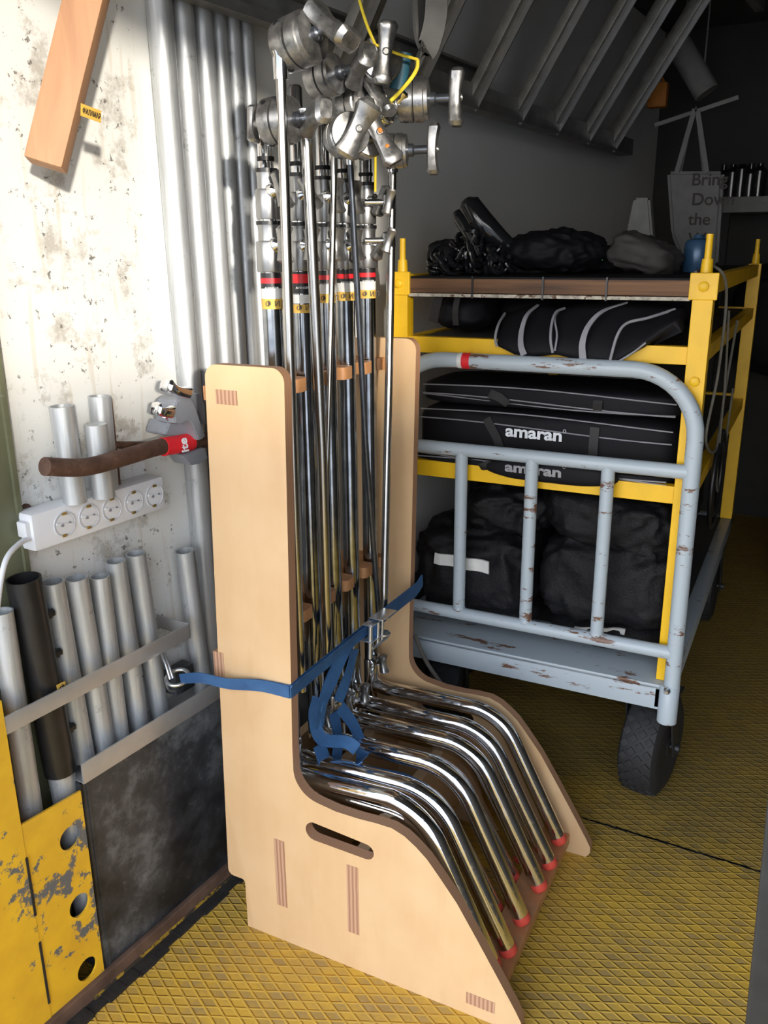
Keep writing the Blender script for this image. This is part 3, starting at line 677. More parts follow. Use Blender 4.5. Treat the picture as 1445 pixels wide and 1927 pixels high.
pipe((217, 1055), (262, 1368), -.042, .0175, 'galvanised', 'silver pipe with the second highest rim in the row under the socket strip')
pipe((255, 1041), (301, 1345), -.042, .0175, 'galvanised', 'silver pipe with the highest rim in the pocket row, left of the lashing ring')
pipe((347, 1036), (383, 1300), -.040, .0185, 'galvanised', 'weathered silver pipe alone at the right end of the pocket by the plywood')
t = thing('bolted_pipe', 'wide black painted pipe with bolts down its side in the wall pocket', 'pipe', atW(118, 1470, -.03))
a_, c_ = atW(44, 1088, -.032), atW(114, 1450, -.032)
b = NB(); add_tube(b, [a_, c_], .0258, 28, hollow=.90); bp = obj('outer_sleeve', b, 'black_paint', t)
b = NB(); dn = (c_-a_).normalized(); add_tube(b, [c_-dn*.02, c_+dn*.36], .0215, 24); obj('inner_pipe', b, 'galvanised', t)
for k, f_ in enumerate((.20, .40, .60, .80)):
    q = a_.lerp(c_, f_)+WD*.026+WN*.006; b = NB(); add_lathe(b, q-WD*.004, WD, [(0, .009), (.006, .009), (.0061, .0068), (.013, .0068)], 6); obj('bolt', b, 'black_plastic', t)
q = a_.lerp(c_, .545)+WN*.0262+WD*.012; b = NB(); add_box(b, q, (.016, .001, .018), (WD, WN, dn)); s_ = obj('sticker', b, 'yellow_tape', bp)
text('lettering', 'Ф', .016, q+WN*.0007-WD*.005-UP*.006, WD, UP, 'black_ink', s_, .0002)
# retaining strips
t = thing('retaining_strip', 'upper flat aluminium bar across the pocket pipes with a folded right end', 'bar', WP(-.25, 0, .56))
b = NB(); wbox(b, -.62, -.052, .0, .003, .567, .596, .0006); obj('bar', b, 'brushed_strip', t)
b = NB(); wbox(b, -.055, -.052, -.08, .003, .570, .596, .0005); wbox(b, -.10, -.052, -.08, -.077, .566, .592); obj('folded_end', b, 'brushed_strip', t)
t = thing('angle_strip', 'lower aluminium angle strip holding the pipe feet above the dark panel', 'bar', WP(-.15, 0, .41))
b = NB(); wbox(b, -.318, .06, .001, .004, .411, .449, .0006); obj('bar', b, 'brushed_strip', t)
b = NB(); wbox(b, -.318, .06, -.078, .001, .411, .414); obj('ledge', b, 'brushed_strip', t)
# three short pipes over the socket strip
G3 = 'short pipes held by the rusty bar'
pipe((115, 764), (142, 945), -.035, .0185, 'galvanised', 'short silver pipe left of the three behind the rusty bar', group=G3)
pipe((187, 745), (203, 930), -.056, .0185, 'galvanised', 'short silver pipe with the highest rim, at the back of the three', group=G3)
pipe((179, 798), (196, 935), -.020, .0178, 'galvanised', 'shortest silver pipe, in front on the right behind the rusty bar', group=G3)
t = thing('rusty_bar', 'bent rusty pipe running from the wall pipes to the grey clamp', 'bar', atW(160, 880, .01))
path = smooth_path([atW(84, 878, .02), atW(160, 879, .018), atW(235, 860, .012), atW(310, 839, .006), atW(400, 826, .004)], 8)
b = NB(); add_tube(b, path, .0138, 20); rb_ = obj('bent_pipe', b, 'rust', t)
P_ = [atW(306, 841, .006), atW(330, 837, .006), atW(358, 831, .0055)]
b = NB(); add_tube(b, P_, .0158, 24); tp = obj('red_tape', b, 'red_tape', rb_)
dd = (P_[2]-P_[0]).normalized(); cen = P_[1]; ff = (CAM-cen).normalized(); ff = (ff-dd*ff.dot(dd)).normalized(); uu = ff.cross(dd)
text('lettering', 'ite', .024, cen+ff*.0163+dd*.012-uu*.016, uu if uu.z > 0 else -uu, -dd, 'white_ink', tp, .0003, .0006)
b = NB(); wbox(b, -.145, -.128, -.08, -.055, .86, 1.02); add_beam(b, atW(226, 838, -.06), atW(285, 838, -.06), .02, .012, UP, .001); obj('wall_bracket', b, 'rust', t)
# round rivets at the edge of the white panel
for k, (x, y) in enumerate(((48, 958), (50, 985))):
    q = atW(x, y, -.079); b = NB(); add_lathe(b, q, WN, [(0, .009), (.002, .009), (.004, .006)], 16)
    solo('rusty_bolt_head', b, 'rust', ('rusty round bolt head on the white wall above the socket strip end', 'lower rusty bolt head half hidden by the socket strip')[k], 'bolt')
# power strip
t = thing('power_strip', 'white five-socket power strip fixed along the left wall', 'power strip', WP(-.19, -.05, .81))
b = NB(); wbox(b, -.322, -.050, -.078, -.034, .812, .872, .006); body = obj('housing', b, 'white_plastic', t, angle=50)
for k in range(5):
    s = -.265+k*.0475; c = WP(s, -.0335, .842)
    b = NB(); add_lathe(b, c, WN, [(-.001, .0205), (.0012, .0205), (.0012, .0188), (-.0000, .0180), (-.0002, .016)], 28); so = obj('socket', b, 'socket_white', t)
    b = NB(); add_lathe(b, c+WN*.0002, WN, [(0, .0165), (.0006, .0165)], 24); add_box(b, c+WN*.0016, (.032, .0035, .0022), ((WD+UP*-.25).normalized(), (UP+WD*.25).normalized(), WN)); obj('socket_well', b, 'white_plastic', so)
    b = NB()
    for q in (c+UP*.0175, c-UP*.0175-WD*.004): add_box(b, q+WN*.0016, (.008, .0045, .0025), (WD, UP, WN), .0008)
    obj('earth_clip', b, 'brass_pin', so)
    b = NB(); add_lathe(b, c-WD*.006+WN*.0006, WN, [(0, .0028), (.0026, .0028)], 12); add_lathe(b, c+WD*.009+WN*.0006, WN, [(0, .0026), (.001, .0026)], 12); obj('pin_hole', b, 'grey_piping', so)
b = NB(); wbox(b, -.330, -.318, -.062, -.040, .835, .860, .003); obj('cable_gland', b, 'white_plastic', t)
b = NB(); add_tube(b, smooth_path([atW(60, 1012, -.045), atW(38, 1022, -.035), atW(14, 1048, -.02), atW(2, 1090, -.012), atW(-6, 1150, .0)], 8), .0042, 12); obj('power_cable', b, 'white_plastic', t)
# grey clamp on the long pipes
cl = atW(352, 800, .01)
t = thing('pipe_clamp', 'grey cast clamp with two chrome knobs gripping the rusty pipe', 'clamp', cl)
def Wp(x, y, o): return atW(x, y, o)
def prism_px(name, px, o0, o1, mat, parent):
    b = NB(); f = [b.verts.new(atW(x, y, o1)) for x, y in px]; off = WN*(o1-o0); g = [b.verts.new(v.co-off) for v in f]
    n = len(f); b.faces.new(f); b.faces.new(g[::-1])
    for k in range(n): b.faces.new((f[k], g[k], g[(k+1) % n], f[(k+1) % n]))
    bmesh.ops.recalc_face_normals(b, faces=b.faces); bmesh.ops.bevel(b, geom=list(b.edges), offset=.0018, segments=2, affect='EDGES')
    return obj(name, b, mat, parent, angle=50)
prism_px('upper_jaw', [(332, 756), (345, 746), (358, 748), (366, 760), (387, 820), (384, 825), (374, 829), (360, 795), (352, 792), (340, 799), (330, 796), (328, 775)], -.016, .030, 'grey_cast', t)
prism_px('rear_body', [(312, 818), (320, 792), (345, 795), (380, 800), (385, 820), (350, 818), (330, 822)], -.045, .004, 'grey_cast', t)
prism_px('side_body', [(362, 742), (378, 740), (386, 760), (388, 800), (378, 790)], -.04, .006, 'grey_cast', t)
prism_px('lower_jaw', [(345, 856), (385, 842), (392, 862), (378, 872), (361, 876)], -.02, .022, 'grey_cast', t)
b = NB(); t_knob(b, Wp(331, 735, .035), WD*.8-UP*.35, UP, .054, .020, .014); add_tube(b, [Wp(333, 738, .033), Wp(345, 752, .01)], .007, 14); obj('wing_knob', b, 'chrome', t)
b = NB(); t_knob(b, Wp(306, 775, .020), WD*.9-UP*.3, UP, .036, .017, .014); add_tube(b, [Wp(309, 780, .02), Wp(321, 793, .0)], .006, 14); obj('wing_knob', b, 'chrome', t)
# long conduit pipes standing along the wall
lp = [('leftmost long galvanised pipe standing against the white wall', .054, .0215, -.058), ('second long galvanised pipe from the left against the wall', .106, .0200, -.059), ('third long galvanised pipe from the left, behind the rack top', .155, .0190, -.060),
      ('fourth long galvanised pipe from the left, behind the first stand', .199, .0160, -.063), ('fifth long galvanised pipe, narrow and shaded', .236, .0155, -.063), ('last long galvanised pipe, mostly hidden by the stand columns', .272, .0155, -.063)]
for lb, s, r, o in lp:
    b = NB(); add_tube(b, [WP(s-.006, o, 1.98), WP(s+.008, o, .02)], r, 28, hollow=.85)
    solo('long_pipe', b, 'galvanised', lb, 'pipe', 'long pipes standing against the left wall')
# hanging timber
bd = atW(86, 312, .00); td = hit(172, -40, WN, W0+WN*.03); dirb = (td-bd).normalized()
t = thing('timber_beam', 'hanging pine timber with knots in front of the top left wall', 'timber', bd)
side = (V((.8, .55, 0))-dirb*dirb.dot(V((.8, .55, 0)))).normalized(); nb = dirb.cross(side)
def beamsec(w_, h_, ch):
    return [(-w_, -h_), (w_, -h_), (w_, h_), (-w_, h_)]
b = NB(); add_box(b, (bd+dirb*.42), (.052, .036, .84), (side, nb, dirb), .004); tm = obj('plank', b, 'pine', t)
q0, q1 = atW(152, 206, .055), atW(190, 220, .055); xa = (q1-q0).normalized(); ua = WN.cross(xa); ua = ua if ua.z > 0 else -ua
b = NB(); add_box(b, (q0+q1)/2, ((q1-q0).length, .016, .0006), (xa, ua, xa.cross(ua))); sk = obj('tape_tag', b, 'yellow_tape', t, smooth=False)
text('lettering', 'ФИЛАМАР', .0095, (q0+q1)/2-xa*.0145-ua*.0035+WN*.0006, xa, ua, 'black_ink', sk, .0002, .0003, squash=.62)

# ================================================================== OVERHEAD LADDER RAMP
lad = thing('folding_ramp', 'aluminium slatted loading ramp stowed overhead, rungs rising to the right', 'ramp', WP(1.0, .02, 1.60))
b = NB(); wbox(b, .62, 2.35, .0, .05, 1.585, 1.612, .002); wbox(b, .62, 2.35, .046, .05, 1.585, 1.64); obj('bottom_rail', b, 'beam_grey', lad)
RD = (WN*.560+UP*.825-WD*.074).normalized(); rn = RD.cross(WD).normalized()
for k in range(-3, 5):
    s = 1.00+.283*k
    if s < .3: continue
    p0 = WP(s, .03, 1.600); b = NB(); add_box(b, p0+RD*.36, (.034, .022, .74), (WD, rn, RD), .002); rg = obj('rung', b, 'ladder_alu', lad)
    b = NB(); add_box(b, p0+RD*.36+WD*.018-rn*.012, (.004, .022, .74), (WD, rn, RD)); obj('rung_lip', b, 'satin_alu', rg)
for k in range(-2, 5):
    s = 1.14+.283*k; p0 = WP(s, -.01, 1.66); b = NB(); add_box(b, p0+RD*.33, (.030, .018, .66), (WD, rn, RD), .002); obj('rear_rung', b, 'ladder_alu', lad)
    b = NB(); add_box(b, WP(s+.02, .03, 1.616), (.12, .03, .02), (WD, WN, UP), .002); obj('cleat', b, 'ladder_alu', lad)
b = NB(); add_beam(b, WP(.4, .42, 2.02)+V((0, 0, .05)), WP(2.5, .42, 2.02)+V((0, 0, .05)), .03, .05, UP); obj('top_rail', b, 'beam_grey', lad)
# steel cross bar in front of the long pipes
t = thing('overhead_bar', 'grey steel channel running overhead across the tops of the long pipes', 'beam', WP(.3, -.01, 1.66))
b = NB(); wbox(b, .02, 1.15, -.035, .0, 1.646, 1.690, .002); wbox(b, .02, 1.15, -.035, .016, 1.640, 1.646, .001); wbox(b, .02, 1.15, -.035, .016, 1.690, 1.696); obj('channel', b, 'beam_grey', t)
b = NB(); wbox(b, .02, 1.15, .016, .020, 1.632, 1.650); obj('lip', b, 'beam_grey', t)
# hanging slings
b = NB(); P = smooth_path([atY(820, -60, .12), atY(822, 0, .12), atY(818, 45, .12), atY(806, 88, .12), atY(800, 92, .12)], 6); ribbon(b, P, V((1, .3, 0)), .030, .003)
P = smooth_path([atY(792, -60, .14), atY(790, 20, .14), atY(794, 70, .13), atY(802, 94, .12)], 6); ribbon(b, P, V((.5, .9, 0)), .022, .003)
solo('lifting_sling', b, 'sling_dark', 'worn dark webbing sling with reddish paint hanging above the grip heads', 'sling')
b = NB(); add_tube(b, smooth_path([atY(665, -40, .2), atY(688, 40, .2), atY(706, 84, .2)], 5), .0024, 8); add_tube(b, smooth_path([atY(786, 112, .25), atY(784, 130, .25), atY(768, 155, .24), atY(735, 190, .24), atY(702, 214, .22)], 5), .0030, 8)
add_tube(b, smooth_path([atY(706, 84, .2), atY(745, 100, .22), atY(786, 112, .25)], 5), .0022, 8); add_tube(b, smooth_path([atY(702, 214, .22), atY(706, 280, .3), atY(706, 360, .33)], 5), .0022, 8)
solo('yellow_rope', b, 'yellow_rope', 'thin yellow rope tied around the grip heads and running overhead', 'rope')

# ================================================================== PLATFORM TROLLEY
CX0, CX1, CY0, CY1 = -.03, .672, .66, 2.05
tr = thing('platform_trolley', 'grey-blue painted platform trolley with barred end frame and black pneumatic tyres', 'trolley', ((CX0+CX1)/2, 1.3, 0))
b = NB(); bx(b, (CX0, CY0, .286), (CX1-.012, CY0+.05, .345), .004); bx(b, (CX0, CY1-.05, .286), (CX1-.012, CY1, .345), .004)
bx(b, (CX0, CY0, .290), (CX0+.035, CY1, .345), .003); bx(b, (CX1-.047, CY0, .290), (CX1-.012, CY1, .345), .003); bx(b, (CX0, CY0, .334), (CX1-.012, CY0+.22, .346), .002); obj('deck_frame', b, 'blue_grey_paint', tr)
b = NB(); bx(b, (CX0+.02, CY0+.2, .330), (CX1-.03, CY1-.02, .344)); obj('deck_board', b, 'inner_dark', tr, smooth=False)
r = .0168; yh = CY0+.004; xr, xl = .656, -.010; zt = 1.020
hp = [V((xr+.004, yh, .275)), V((xr, yh, zt-.13))]+[V((xr-.13+.13*math.cos(k*PI/2/10), yh, zt-.13+.13*math.sin(k*PI/2/10))) for k in range(1, 11)]
hp += [V((xl+.13-.13*math.sin(k*PI/2/10), yh, zt-.13+.13*math.cos(k*PI/2/10))) for k in range(0, 11)]+[V((xl, yh, .275))]
b = NB(); add_tube(b, hp, r, 22); hoop = obj('end_frame', b, 'blue_grey_paint', tr)
b = NB(); add_tube(b, [(.302-.012+.0, yh, zt), (.302+.0, yh, zt)], r+.0006, 22); q = atY(880, 692, yh); 
b.free(); b = NB(); add_tube(b, [V((q.x-.010, yh, zt)), V((q.x+.008, yh, zt))], r+.0007, 22); obj('red_stripe', b, 'red_tape', hoop)
b = NB(); add_tube(b, [V((q.x-.020, yh, zt)), V((q.x-.0102, yh, zt))], r+.0005, 22); obj('white_stripe', b, 'label_white', hoop)
for z in (.822, .425):
    b = NB(); add_tube(b, [(xl, yh, z), (xr, yh, z)], .0150, 20); obj('frame_rail', b, 'blue_grey_paint', tr)
for x in (.166, .329, .492):
    b = NB(); add_tube(b, [(x, yh, .425), (x, yh, .822)], .0142, 20); add_lathe(b, (x, yh, .425), UP, [(.012, .0165), (.018, .0150)], 16); obj('frame_bar', b, 'blue_grey_paint', tr)
for x in (xr, xl):
    b = NB(); add_lathe(b, (x, yh, .262), UP, [(0, .021), (.085, .021), (.088, .0185)], 22); so = obj('frame_socket', b, 'blue_grey_paint', tr)
    b = NB(); add_lathe(b, (x-.003, yh-.018, .345), (0, -1, 0), [(0, .008), (.006, .008), (.012, .004)], 8); obj('bolt', b, 'zinc', so)
def castor(x, y, ang, lb=None):
    R = Matrix.Rotation(ang, 3, 'Z'); c = V((x, y, .125)); ax_ = R @ V((1, 0, 0)); fw_ = R @ V((0, 1, 0)); rad = .124
    b = NB(); prof = [(-.043, .072), (-.045, .085), (-.044, .105), (-.037, .118), (-.020, rad-.001), (0, rad), (.020, rad-.001), (.037, .118), (.044, .105), (.045, .085), (.043, .072)]
    add_lathe(b, c, ax_, prof, 48)
    x_, y_, a_ = frame(ax_)
    rows = [(-.027, .121), (-.0095, .1235), (.0085, .1235), (.026, .121)]
    ty = obj('tyre', b, 'tyre', None); 
    b = NB(); nn = 26
    for j, (h, rr_) in enumerate(rows):
        for k in range(nn):
            th = 2*PI*(k+.5*(j % 2))/nn; d_ = x_*math.cos(th)+y_*math.sin(th); tn = -x_*math.sin(th)+y_*math.cos(th)
            q = c+a_*h+d_*rr_; u1 = (a_+tn).normalized(); u2 = (a_-tn).normalized()
            add_box(b, q, (.0155, .0155, .006), (u1, u2, d_), .0012)
    parent = thing('tmp', '', '', (0, 0, 0)); bpy.data.objects.remove(parent)
    ty.data.transform(Matrix.Translation(-wpos(tr))); ty.parent = tr
    obj('tread_blocks', b, 'tyre', ty)
    b = NB(); add_lathe(b, c, ax_, [(-.036, .068), (-.030, .074), (.030, .074), (.036, .068), (.030, .035), (.045, .022), (.045, .012)], 32); obj('wheel_rim', b, 'post_grey', tr)
    b = NB()
    for s_ in (-1, 1):
        top = V((x, y-.0, .262))-fw_*.035+ax_*s_*.052; low = c+ax_*s_*.056
        add_beam(b, low-UP*.012, top, .004, .036, ax_, .001) if False else add_box(b, (low+top)/2, ((low-top).length+.03, .004, .038), ((top-low).normalized(), ax_, (top-low).normalized().cross(ax_)), .001)
    add_box(b, V((x, y, .272))-fw_*.03, (.118, .10, .012), (ax_, fw_, UP), .002); add_lathe(b, c-ax_*.066, ax_, [(0, .009), (.008, .009), (.008, .006), (.124, .006), (.124, .010), (.133, .010)], 8)
    obj('castor_fork', b, 'post_grey', tr)
castor(.612, .80, math.radians(-9)); castor(.085, .80, math.radians(16)); castor(.60, 1.90, 0); castor(.06, 1.90, 0)

# ================================================================== YELLOW SHELF FRAME
sh = thing('yellow_shelf_frame', 'yellow steel shelf frame standing on the trolley deck', 'shelf', (.32, 1.35, .346))
FY0, FY1, FX0, FX1 = .70, 2.00, .003, .642
PZ = .347
for (x, y) in ((FX1, FY0), (FX0, FY0), (FX1, FY1), (FX0, FY1)):
    b = NB(); bx(b, (x-.019, y-.017, PZ), (x+.019, y+.017, 1.20), .0015); ps = obj('post', b, 'rack_yellow', sh, smooth=False)
    b = NB(); add_lathe(b, (x, y, 1.20), UP, [(0, .012), (.03, .010), (.03, .0068), (.075, .0064)], 14); obj('top_pin', b, 'rack_yellow', ps)
    if y == FY0:
        for z in ((1.18, 1.0) if x == FX1 else (1.18, 1.02)):
            b = NB(); add_lathe(b, (x, y-(.022 if z > 1.1 else .017), z), (0, -1, 0), [(0, .010), (.004, .010), (.006, .007)], 8); obj('bolt', b, 'rack_yellow', ps)
        b = NB(); bx(b, (x-.026, y-.022, 1.155), (x+.026, y-.013, 1.205), .002); obj('corner_plate', b, 'rack_yellow', ps, smooth=False)
for y in (FY0+.004, FY1-.004):
    for z0, z1 in ((1.030, 1.065), (.745, .782)):
        b = NB(); bx(b, (FX0, y-.012, z0), (FX1-.018, y+.012, z1), .001); obj('cross_rail', b, 'rack_yellow', sh, smooth=False)
for x in (FX0, FX1):
    for z0, z1 in ((1.162, 1.198), (1.030, 1.062), (.735, .768)):
        b = NB(); bx(b, (x-.012, FY0, z0), (x+.012, FY1, z1), .001); obj('side_rail', b, 'rack_yellow', sh, smooth=False)
b = NB(); add_box(b, ((FX0+FX1)/2, (FY0+FY1)/2+.01, 1.172), (FX1-FX0-.04, FY1-FY0+.01, .026), None, .003); obj('top_board', b, 'shelf_wood', sh)
b = NB(); add_box(b, ((FX0+FX1)/2, FY0-.010, 1.176), (FX1-FX0-.045, .012, .030), None, .002); fb = obj('front_board', b, 'shelf_wood', sh)
b = NB(); add_box(b, ((FX0+FX1)/2, FY0-.012, 1.156), (FX1-FX0-.045, .013, .007), None, .001); obj('worn_lower_edge', b, 'worn_beige', sh)
b = NB(); add_box(b, ((FX0+FX1)/2, (FY0+FY1)/2, 1.192), (FX1-FX0-.03, FY1-FY0+.03, .006), None, .002); obj('rubber_mat', b, 'plain_black', sh)
for px in (888, 1021, 1141):
    q = atY(px, 540, FY0-.02); b = NB(); bx(b, (q.x-.0018, FY0-.020, 1.150), (q.x+.0018, FY0-.004, 1.196)); obj('board_strap', b, 'label_black', fb)
for z0, z1 in ((1.045, 1.060), (.760, .775)):
    b = NB(); bx(b, (FX0+.02, FY0+.017, z0), (FX1-.02, FY1-.02, z1)); obj('inner_shelf', b, 'inner_dark', sh, smooth=False)

# ================================================================== BAGS AND THINGS ON THE TROLLEY
def bag(name, c, size, label, cat, p=3.2, amp=.012, fr=7, seed=1, rot=0, tilt=0, mat='black_fabric', group=None, loc=None):
    R = Matrix.Rotation(rot, 3, 'Z') @ Matrix.Rotation(tilt, 3, 'Y'); t = thing(name, label, cat, V(c)-UP*size[2]/2, group)
    b = NB(); blob(b, c, size, p, amp, fr, seed, R, 110, 64); obj('bag_body', b, mat, t, angle=180); return t
SG = 'black sandbags piled on the trolley deck'
s1 = bag('sandbag', (.158, .875, .500), (.325, .32, .21), 'left black sandbag with a white tag behind the first trolley bar', 'sandbag', seed=1, group=SG, amp=.019, p=4.5, fr=9)
s2 = bag('sandbag', (.482, .875, .520), (.325, .32, .215), 'right black sandbag under the slumped one beside the yellow post', 'sandbag', seed=2, group=SG, amp=.018, p=4.5, fr=9)
s3 = bag('sandbag', (.225, .89, .648), (.23, .30, .13), 'small rounded black sandbag on top of the left white-tagged one', 'sandbag', p=3, fr=10, seed=3, group=SG, amp=.02)
s4 = bag('sandbag', (.475, .88, .665), (.35, .32, .15), 'slumped black sandbag lying on the right pile under the yellow rail', 'sandbag', p=3, fr=10, seed=4, tilt=.16, group=SG, amp=.018)
s5 = bag('sandbag', (.165, .91, .390), (.32, .34, .08), 'flattened black sandbag on the deck under the left white-tagged one', 'sandbag', seed=5, group=SG, amp=.010)
s6 = bag('sandbag', (.485, .905, .396), (.31, .36, .095), 'bottom right black sandbag with white tag below the lowest trolley rail', 'sandbag', p=2.6, seed=6, group=SG, amp=.010)
s7 = bag('sandbag', (.33, 1.62, .52), (.52, .45, .30), 'large dark sandbag deeper on the deck behind the front bags', 'sandbag', seed=9, group=SG, amp=.015)
def tagpatch(par, quad, yy, mat, n=8, out=.0):
    b = NB(); P = [atY(x, y, yy) for x, y in quad]; rows = []
    for i in range(n+1):
        a_, c_ = P[0].lerp(P[1], i/n), P[3].lerp(P[2], i/n); wob = V((0, -.004*math.sin(i*1.7)-out, 0)); rows.append([b.verts.new(a_+wob), b.verts.new(c_+wob), b.verts.new(c_+wob+V((0, .006, 0))), b.verts.new(a_+wob+V((0, .006, 0)))])
    for p_, q_ in zip(rows, rows[1:]):
        for k in range(4): b.faces.new((p_[k], p_[(k+1) % 4], q_[(k+1) % 4], q_[k]))
    b.faces.new(rows[0][::-1]); b.faces.new(rows[-1]); return obj('white_tag', b, mat, par)
tagpatch(s1, [(818, 1040), (920, 1057), (920, 1080), (816, 1060)], .716, 'label_white')
tagpatch(s6, [(1080, 1180), (1177, 1184), (1175, 1194), (1092, 1190)], .735, 'label_white')
# light stand bags with the white lettering
def long_bag(z0, z1, label, seed, ltr=True, y0=.735, dx=0):
    t = thing('equipment_bag', label, 'bag', (.32, y0+.1, z0), 'long black zip bags on the shelves')
    b = NB(); blob(b, (.318+dx, y0+.11, (z0+z1)/2), (.60, .235, z1-z0), 6, .002, 5, seed, None, 90, 36); obj('bag_body', b, 'plain_black', t, angle=180)
    b = NB()
    for k, zz in enumerate((z1-.010, z1-.034, z0+.018)):
        P = [V((.035+dx+.57*u, y0-.0090+(.004 if zz > z1-.02 or zz < z0+.02 else 0), zz+.006*math.sin(u*4+k)-.004*u)) for u in [i/20 for i in range(21)]]; add_tube(b, P, .0016, 6)
    obj('grey_piping', b, 'grey_piping', t)
    for xx, sl in ((.20, .045), (.445, .0)):
        b = NB(); ribbon(b, [V((xx+dx, y0-.010, z1-.02)), V((xx+dx+sl*.6, y0-.014, (z0+z1)/2)), V((xx+dx+sl, y0-.010, z0+.014))], V((1, 0, 0)), .020, .001); obj('carry_strap', b, 'strap_black', t)
    return t
lb1 = long_bag(.783, .905, 'long black zip bag with grey piping and white lettering across its middle', 3)
def amaran(par, px, py, h_px, yy, size=.037, ink='white_ink'):
    o = atY(px, py, yy); e = atY(px+106, py+6, yy); w_ = (e-o).length
    t = text('lettering', 'amaran', size, o, V((1, 0, -.012)), (0, 0, 1), ink, par, .0006, .0011)
    xs = [v.co.x for v in t.data.vertices]; x0, x1 = min(xs), max(xs)
    t.data.transform(Matrix.Translation((x0, 0, 0)) @ Matrix.Scale(w_/(x1-x0), 4, V((1, 0, 0))) @ Matrix.Translation((-x0, 0, 0)))
    b = NB(); q = o+V((w_+.005, 0, .022)); 
    for k in range(1): add_tube(b, [q+V((math.cos(j*PI/6)*.003, 0, math.sin(j*PI/6)*.003)) for j in range(13)], .0006, 5, cap=False)
    obj('registered_mark', b, ink, par)
amaran(lb1, 951, 820, 28, .722)
lb0 = long_bag(.905, .960, 'flatter black zip bag with grey piping on top of the lettered bag', 5, y0=.75)
lb2 = long_bag(.776, .800, 'thin black bag sagging over the lower yellow rail, lettering half hidden', 8, y0=.70, dx=.0)
b = NB(); blob(b, (.36, .690, .785), (.30, .03, .050), 2.4, .003, 6, 4, None, 50, 20); obj('sagging_end', b, 'plain_black', lb2, angle=180)
amaran(lb2, 950, 886, 20, .672, .030, 'shaded_white_ink')
# bag with grey piping hanging over the second yellow rail
t = thing('softbox_bag', 'folded black carrying case with grey piping drooping over the second yellow rail', 'bag', (.42, .72, 1.02), None)
def drape(px_top, px_bot, y_top, y_bot, mat, name, nz=8):
    b = NB(); rows = []
    for (tx, ty), (bx_, by_) in zip(px_top, px_bot):
        row = []
        for k in range(nz+1):
            u = k/nz; p = atY(tx+(bx_-tx)*u, ty+(by_-ty)*u, y_top+(y_bot-y_top)*math.sin(u*PI/2)); row.append(b.verts.new(p))
        rows.append(row)
    for a_, c_ in zip(rows, rows[1:]):
        for k in range(nz): b.faces.new((a_[k], a_[k+1], c_[k+1], c_[k]))
    o = obj(name, b, mat, t, angle=180); s_ = o.modifiers.new('thickness', 'SOLIDIFY'); s_.thickness = .03; s_.offset = -1; o.data.update(); return o
top = [(950, 592), (985, 578), (1020, 572), (1055, 580), (1090, 572), (1130, 568), (1170, 566), (1215, 570), (1255, 574), (1290, 578)]
bot = [(934, 650), (968, 667), (1000, 671), (1038, 667), (1050, 668), (1090, 678), (1120, 684), (1150, 688), (1205, 652), (1265, 612)]
drape(top, bot, .760, .672, 'plain_black', 'case_shell')
def piping(pts, yy, w_=.0030):
    b = NB(); add_tube(b, smooth_path([atY(x, y, yv) for (x, y), yv in zip(pts, yy)], 6), w_, 8); obj('grey_piping', b, 'grey_piping', t)
piping([(950, 590), (938, 610), (932, 635), (935, 652)], [.745, .69, .668, .665])
b = NB(); ribbon(b, smooth_path([atY(x, y, yv) for (x, y), yv in zip([(1012, 574), (992, 592), (982, 620), (980, 648), (986, 668)], [.745, .70, .680, .666, .663])], 5), V((1, 0, .1)), [.006+.008*k/20 for k in range(21)], .0015); obj('grey_piping', b, 'grey_piping', t)
piping([(1062, 580), (1046, 588), (1038, 610), (1036, 640), (1040, 664)], [.748, .715, .685, .668, .664])
piping([(1052, 584), (1044, 600), (1048, 630), (1044, 660)], [.748, .705, .675, .664], .0022)
b = NB(); ribbon(b, smooth_path([atY(x, y, yv) for (x, y), yv in zip([(1180, 569), (1135, 585), (1108, 612), (1096, 645), (1097, 678)], [.745, .70, .680, .666, .663])], 5), V((1, 0, .1)), [.005+.010*k/20 for k in range(21)], .0015); obj('grey_piping', b, 'grey_piping', t)
piping([(1270, 582), (1220, 598), (1180, 608), (1162, 630), (1150, 670), (1147, 686)], [.745, .70, .68, .668, .664, .662])
piping([(1150, 688), (1190, 664), (1215, 645)], [.662, .665, .672], .0020)
bk = bag('backpack', (.10, .90, 1.112), (.15, .30, .088), 'black backpack with hanging straps at the left of the upper shelf', 'bag', p=3, amp=.010, seed=12, mat='plain_black')
b = NB()
for x0, y0, x1, y1, w_ in ((838, 520, 815, 606, .022), (862, 555, 858, 612, .014)):
    ribbon(b, smooth_path([atY(x0, y0, .735), atY((x0+x1)/2-3, (y0+y1)/2, .73), atY(x1, y1, .735)], 5), V((1, 0, 0)), w_, .0012)
obj('shoulder_strap', b, 'strap_black', bk)
bag('round_bag', (.25, .95, 1.112), (.18, .24, .086), 'domed plain black bag on the upper shelf behind the folded case', 'bag', p=2.3, amp=.008, seed=14, mat='plain_black')
bag('black_case_bag', (.42, 1.28, 1.112), (.38, .4, .086), 'dark bag filling the upper shelf deeper behind the folded case', 'bag', p=4, amp=.008, seed=15, mat='plain_black')
# plastic crate on the lower left
t = thing('plastic_crate', 'black ribbed plastic crate at the left behind the top sandbag', 'crate', (.07, 1.15, .60))
b = NB(); bx(b, (.024, 1.07, .50), (.24, 1.32, .735), .004); cb = obj('crate_body', b, 'black_plastic', t)
for k in range(9):
    b = NB(); bx(b, (.030+k*.024, 1.060, .52), (.038+k*.024, 1.072, .70), .001); obj('rib', b, 'black_plastic', cb)
b = NB(); bx(b, (.023, 1.058, .715), (.244, 1.32, .740), .004); obj('rim', b, 'black_plastic', t)

